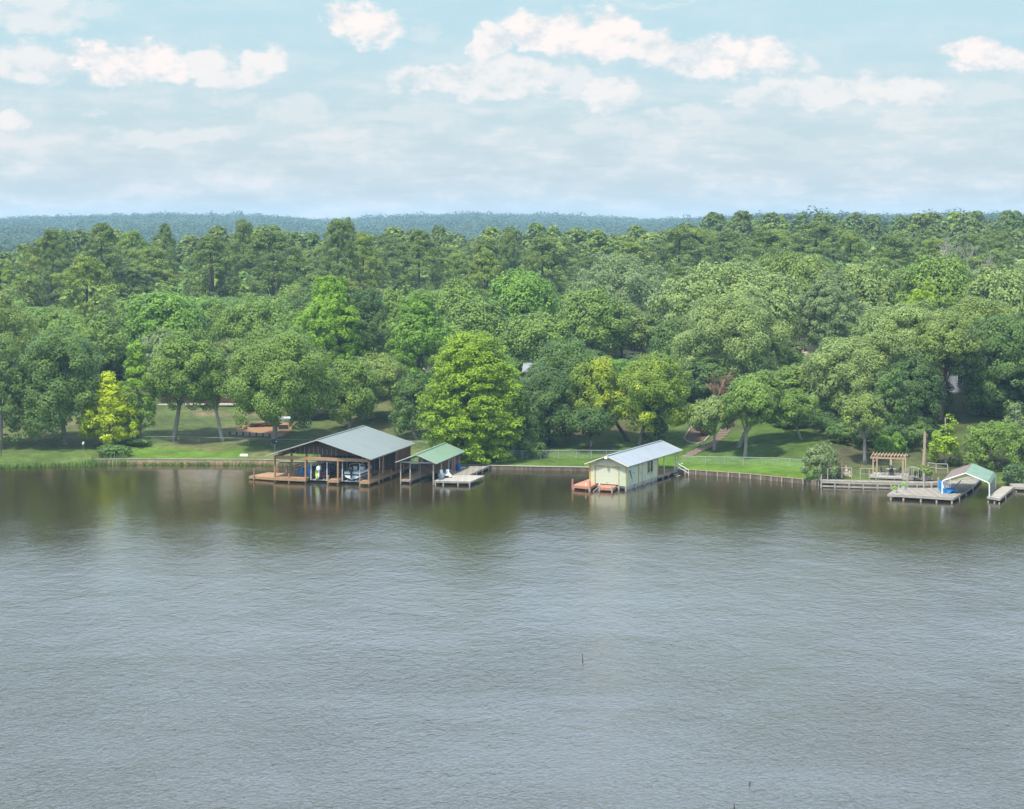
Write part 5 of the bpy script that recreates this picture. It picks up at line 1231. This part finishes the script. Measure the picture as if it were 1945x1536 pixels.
# ------------------------------------------------------------------ fences
LINK = None
def link_mat():
    m = new_mat('chain_link'); t = N('ShaderNodeTexCoord').outputs['Object']
    sp = N('ShaderNodeSeparateXYZ'); L(t, sp.inputs[0])
    def ln(s): q = mth('FRACT', mth('MULTIPLY', mth('ADD', sp.outputs[0], mth('MULTIPLY', sp.outputs[2], s)), 9.)); return mth('LESS_THAN', q, .05)
    g = mth('MAXIMUM', ln(1.), ln(-1.)); b = bsdf((.42,.46,.46), .5); tr = N('ShaderNodeBsdfTransparent'); mx = N('ShaderNodeMixShader')
    L(g, mx.inputs[0]); L(tr.outputs[0], mx.inputs[1]); L(b.outputs[0], mx.inputs[2]); out(mx.outputs[0]); return m
LINK = link_mat()
def chain_fence(pts, h, label, every=3.0, r=.035, mat=GALV, mesh=True):
    G = [foot(x, y) for x, y in pts]; o = G[0]; e = empty('chain_link_fence', o, 0, label, 'fence'); Q = [g-o for g in G]
    R_ = []
    for a, b in zip(Q[:-1], Q[1:]):
        n = max(1, round((b-a).length/every))
        for k in range(n): R_.append(a.lerp(b, k/n))
    R_.append(Q[-1]); R_ = [Vector((q.x, q.y, g1(q.x+o.x, q.y+o.y)-o.z)) for q in R_]
    for q in R_: MB().tube([(q.x,q.y,q.z-.2),(q.x,q.y,q.z+h+.05)], r*1.1, 6).build('post', mat, e)
    MB().tube([(q.x,q.y,q.z+h) for q in R_], r, 6).build('top_rail', mat, e)
    if mesh:
        m = MB()
        for a, b in zip(R_[:-1], R_[1:]): m.add([(a.x,a.y,a.z+.03),(b.x,b.y,b.z+.03),(b.x,b.y,b.z+h-.03),(a.x,a.y,a.z+h-.03)], [(0,1,2,3)])
        m.build('wire_mesh', LINK, e)
    return e
chain_fence([(938,872.5),(992,872),(1095,871),(1180,872)], 1.15, 'galvanised chain-link fence between the cypress and the yellow boathouse', 2.4)
chain_fence([(1296,881),(1340,882.5),(1412,884),(1470,886),(1532,890)], 1.05, 'chain-link fence across the right lawn below the steps', 2.9)
chain_fence([(250,842),(330,841),(425,843),(520,846),(590,848),(700,850),(830,852)], .9, 'thin wire fence crossing the left lawn behind the boathouses', 4.5, .022, mesh=False)
# ------------------------------------------------------------------ things on the left lawn
def on_ground(e, pts, up=.0):
    return [Vector((x, y, g1(x+e.location.x, y+e.location.y)-e.location.z+up)) for x, y in pts]
def patch(name, pix, mat, label, cat, up=.05, edge=None, edge_h=.3, kind=None, edge_range=None, posts=False):
    G = [foot(x, y) for x, y in pix]; c = sum(G, Vector())/len(G); e = empty(name, (c.x, c.y, g1(c.x, c.y)), 0, label, cat)
    Q = [(g.x-c.x, g.y-c.y) for g in G]; n = len(Q); m = MB(); rings = []
    for s in (0., .35, .7, 1.): rings.append(on_ground(e, [(x*s, y*s) for x, y in Q], up if s < 1 else up*.2))
    m.loft(rings, cap=False); m.build('surface', mat, e)
    if edge:
        rg = edge_range or range(n); P = on_ground(e, Q, edge_h*.5); b = MB()
        for i in rg: b.beam(P[i], P[(i+1) % n], .14, edge_h)
        b.build('edging', edge, e)
        if posts:
            for i in rg:
                for t in (0, .5):
                    q = P[i].lerp(P[(i+1) % n], t); MB().bx(q.x-.1,q.x+.1,q.y-.16,q.y+.0,q.z-edge_h,q.z+edge_h*.55).build('edge_post', BARKD, e)
    return e
patch('mulch_bed', [(437,826),(462,827.5),(487,828.5),(512,829.5),(537,829.5),(552,817),(562,806),(530,802),(500,800),(470,806),(452,815)], MULCH, 'orange mulch bed with a low timber edge on the left lawn', 'mulch bed', .12, WOOD_GP, .5, edge_range=range(0,4), posts=True)
patch('planting_bed', [(1299,834),(1304,839),(1314,843),(1326,843.5),(1338,839),(1347,829),(1348,818),(1338,806),(1322,806),(1309,818)], M('bed_soil', (.11,.065,.04), .95, var=.3), 'round planting bed with a pale stone edge beside the steps', 'planting bed', .06, CONC, .16)
# stone steps up the right slope
SP = [(1303,868.5),(1318,861),(1335,853),(1353,844.5),(1362,836),(1371,828.5),(1378,819),(1385,809),(1391,800),(1396,790),(1399,781)]
G = []
for a, b in zip(SP[:-1], SP[1:]):
    for k in range(3): G.append(foot(a[0]+(b[0]-a[0])*k/3, a[1]+(b[1]-a[1])*k/3))
pth = empty('garden_steps', G[0], 0, 'brown stepped path climbing the right lawn', 'steps')
STEPM = M('step_slab', (.20,.15,.11), .95, var=.3)
for i, g in enumerate(G[:-1]):
    d = (G[i+1]-g); d.z = 0; d.normalize(); sd_ = Vector((d.y,-d.x,0)); a = g-G[0]; w_ = .75; l_ = (G[i+1]-g).length*.82; z = max(g1(g.x, g.y), g1(*(g+d*l_)[:2]))-G[0].z+.06
    pts = [a-sd_*w_, a+sd_*w_, a+sd_*w_+d*l_, a-sd_*w_+d*l_]; MB().prism([(q.x,q.y) for q in pts], z-.35, z).build('step', STEPM, pth)
# swing with white top, dark bench heap, dish, sign, posts, rocks
g = foot(538, 822); sw = empty('garden_swing', g, .1, 'small swing seat with a white canopy beside the mulch bed', 'swing')
for x in (-.9,.9):
    for y in (-.5,.5): MB().beam((x,y,0),(x*.95,0,2.2),.07,.07).build('leg', WOOD_GP, sw)
MB().slab((-1.1,-.7,2.1),(1.1,-.7,2.1),(1.05,.7,2.35),(-1.05,.7,2.35),.06).build('canopy', WHITE, sw)
MB().bx(-.75,.75,-.25,.25,.55,.62).bx(-.75,.75,.25,.31,.55,1.15).build('seat', WOOD_GP, sw)
for (x, y, n_, s_, lab) in ((487,812,9,1.0,'low dark log pile on the left part of the mulch bed'),(507,811,7,.9,'dark log pile in the middle of the mulch bed, behind the oak trunk'),(525,812,6,.8,'dark log pile next to the swing seat')):
    g = foot(x, y); c = empty('log_pile', g, .2, lab, 'log pile'); rnd = random.Random(x)
    for k in range(n_):
        yy = rnd.uniform(-.35,.35); zz = .16+.22*(k % 3); x0_ = rnd.uniform(-1.1,-.7)*s_; MB().tube([(x0_,yy,zz),(x0_+rnd.uniform(1.3,2)*s_,yy+rnd.uniform(-.2,.2),zz+.03)], .12, 7).build('log', BARKD, c)
g = foot(522, 858); di = empty('satellite_dish', g, 0, 'dark dish on a pale pole left of the grey-green roof', 'satellite dish')
MB().tube([(0,0,-.2),(0,0,1.2),(-.05,0,1.45)], .05, 6).build('pole', GALV, di)
MB().loft([[(r_*math.cos(a)-.08-.2*(1-r_/.42)*0,-.25+.28*(r_/.42)**2*-.5,1.5+r_*.9*math.sin(a)) for a in [i*.5236 for i in range(12)]] for r_ in (.03,.2,.32,.42)]).build('dish', NAVY, di)
MB().beam((0,-.2,1.4),(.3,-.6,1.55),.04,.04).bx(.25,.37,-.68,-.56,1.5,1.62).build('receiver', WHITE, di)
g = foot(463, 866.5); o = MB().loft([[(-.9+a,b,z) for a, b in ((-k,-k*.5),(1.8+k,-k*.5),(1.8+k,.6+k*.5),(-k,.6+k*.5))] for z, k in ((0,.0),(.25,.02),(.36,-.12))]).build('overturned_boat', WHITE, loc=g); o.scale = (.62,.62,.8); tag(o, 'small white overturned dinghy lying on the left bank', 'boat')
g = foot(158, 858); sg = empty('birdhouse_post', g, 0, 'thin post with a small white birdhouse on the left lawn', 'birdhouse')
MB().tube([(0,0,-.2),(0,0,1.0)], .04, 6).build('post', BARK, sg); MB().bx(-.13,.13,-.13,.13,1.0,1.22).add([(-.17,-.17,1.22),(.17,-.17,1.22),(.17,.17,1.22),(-.17,.17,1.22),(0,-.17,1.38),(0,.17,1.38)], [(0,1,4),(2,3,5),(0,4,5,3),(1,2,5,4)]).build('house', WHITE, sg)
g = foot(2, 866); o = MB().tube([(0,0,-.2),(0,0,1.8)], .07, 7).build('wooden_post', BARKD, loc=g); tag(o, 'dark wooden post at the left edge of the photo', 'post')
g = foot(1122, 849); o = MB().tube([(0,0,-.1),(0,0,.7),(0,0,.85)], [.09,.09,.02], 8).build('marker_post', WHITE, loc=g); tag(o, 'short white marker post on the shaded lawn behind the yellow boathouse', 'post')
# ------------------------------------------------------------------ houses in the trees
def house(px, py, W, Dp, hw, hr, rz, wall, roof, label, zbase=None, wins=(), rooft=.12, chimney=None, deckm=None, Y=None, winm=None):
    if Y: X = (px-CX)*Y/F; g = Vector((X, Y, g1(X, Y)))
    else: g = foot(px, py)
    e = frame_obj('house', g, rz, label, 'house')
    m = MB().bx(-W/2,W/2,0,.15,-1.2,hw).bx(-W/2,W/2,Dp-.15,Dp,-1.2,hw).bx(-W/2,-W/2+.15,.151,Dp-.151,-1.2,hw).bx(W/2-.15,W/2,.151,Dp-.151,-1.2,hw)
    m.add([(-W/2,0,hw),(-W/2,Dp,hw),(-W/2,Dp/2,hr)], [(0,2,1)]).add([(W/2,0,hw),(W/2,Dp,hw),(W/2,Dp/2,hr)], [(0,1,2)]); m.build('wall', wall, e)
    r = MB(); r.slab((-W/2-.5,-.6,hw-.15),(W/2+.5,-.6,hw-.15),(W/2+.5,Dp/2,hr+.05),(-W/2-.5,Dp/2,hr+.05),rooft); r.slab((-W/2-.5,Dp+.6,hw-.15),(-W/2-.5,Dp/2,hr+.05),(W/2+.5,Dp/2,hr+.05),(W/2+.5,Dp+.6,hw-.15),rooft)
    ro = r.build('roof', roof, e)
    for (x, z, w, h_) in wins:
        wi = MB().bx(x-w/2,x+w/2,-.02,-.003,z,z+h_).build('window', GLASSD, e)
        MB().bx(x-w/2-.1,x-w/2,-.05,0,z-.1,z+h_+.1).bx(x+w/2,x+w/2+.1,-.05,0,z-.1,z+h_+.1).bx(x-w/2,x+w/2,-.05,0,z-.1,z).bx(x-w/2,x+w/2,-.05,0,z+h_,z+h_+.1).bx(x-.03,x+.03,-.04,-.022,z,z+h_).build('frame', winm or CREAM, wi)
    if chimney: x, w, h_, mt = chimney; MB().bx(x-w/2,x+w/2,-.7,-.01,-1,h_).build('chimney', mt, e)
    if deckm: MB().bx(-W/2,W/2,-2.5,-.12,-.1,.05).build('patio', deckm, e)
    return e
house(380, 766, 13, 8, 2.9, 5.2, 0, REDW, TAN, 'low dark red house with cream window frames behind the left oaks', wins=((-.6,1.0,.75,.9),(2.4,1.0,.75,.9),(-3.5,.2,.9,1.9),(4.6,1.0,.5,.9)), deckm=CONC)
house(40, 0, 12, 8, 3, 5.4, 5, REDW, TAN, 'house with tan roof hidden in the trees at the far left', Y=312, wins=((1,1,1,1),))
house(800, 768, 8, 8, 3.2, 5.6, -3, BRICK, TAN, 'brick house seen through the gap left of the bright cypress', wins=((3.0,.9,.8,1.3),), chimney=(.9,1.3,5.0,BRICK), winm=WHITE)
house(640, 0, 9, 8, 3, 5.2, 0, GREYS, ROOF_BL, 'blue-grey roofed house glimpsed under the tall bright tree', Y=300, wins=((1,1,1,1),))
house(1075, 0, 14, 9, 2.6, 4.2, 4, CREAM, ROOF_BL, 'house with pale metal roof glimpsed left of the yellow-tipped trees', Y=306, wins=((-2,1,1,1),(2,1,1,1)))
house(1410, 0, 9, 7, 3.4, 6.0, -6, GREYS, GREYR, 'grey house with a deck behind the withered brown trees', Y=288, wins=((-1.5,1.2,1.2,1.2),(2,1.2,.9,1.2)), deckm=WOOD_GREY, winm=WHITE)
hg = house(1838, 0, 6, 8, 4.2, 6.4, 24, GREYS, GREYR, 'grey-sided house with a steep roof on the slope at the right', Y=286, wins=((-1.2,1.3,.7,1.8),(1.6,1.3,.9,1.6)), winm=WHITEM)
house(1500, 0, 8, 8, 3, 5.2, 0, CREAM, TAN, 'tan-roofed house glimpsed in the dark gap right of the huge pale oak', Y=300, wins=((1,1,1,1),))

# ------------------------------------------------------------------ reeds along the left shore
rng3 = np.random.default_rng(21); P = []; Hh = []
for x0_, x1_, n_, dd in ((150,500,1700,(-1.2,.0)),(175,240,1500,(-.8,1.2)),(-60,180,900,(-.5,.6)),(470,560,300,(-1.5,0.5)),(1532,1560,250,(-.6,.4))):
    xs = rng3.uniform(x0_, x1_, n_)
    for x in xs:
        if vnoise(x, 3, 9, 5) < .35 and x0_ > 100 and rng3.random() < .8: continue
        Yp = PX(x, float(np.interp(x, [s[0] for s in SHORE], [s[1] for s in SHORE])), 0).y+rng3.uniform(*dd); X = (x-CX)*Yp/F; P.append((X, Yp, max(-.1, g1(X, Yp)))); Hh.append(rng3.uniform(.2, .62)*(1.35 if n_ == 1500 else 1))
P = np.array(P); Hh = np.array(Hh); n_ = len(P); a = rng3.uniform(0, 6.28, n_); w_ = .05; bx_ = np.stack([np.cos(a), np.sin(a), 0*a], 1)*w_; ln_ = rng3.normal(size=(n_, 3))*.12; ln_[:, 2] = 0
co = np.stack([P-bx_, P+bx_, P+bx_*.5+ln_+np.stack([0*a,0*a,Hh],1), P-bx_*.5+ln_+np.stack([0*a,0*a,Hh],1)], 1).reshape(-1, 3)
tag(link('reeds', np_mesh('reeds', co, np.arange(len(co)).reshape(-1, 4), GRASSB)), 'green reeds and tall grass in the shallows along the left shore', 'reeds', kind='stuff')
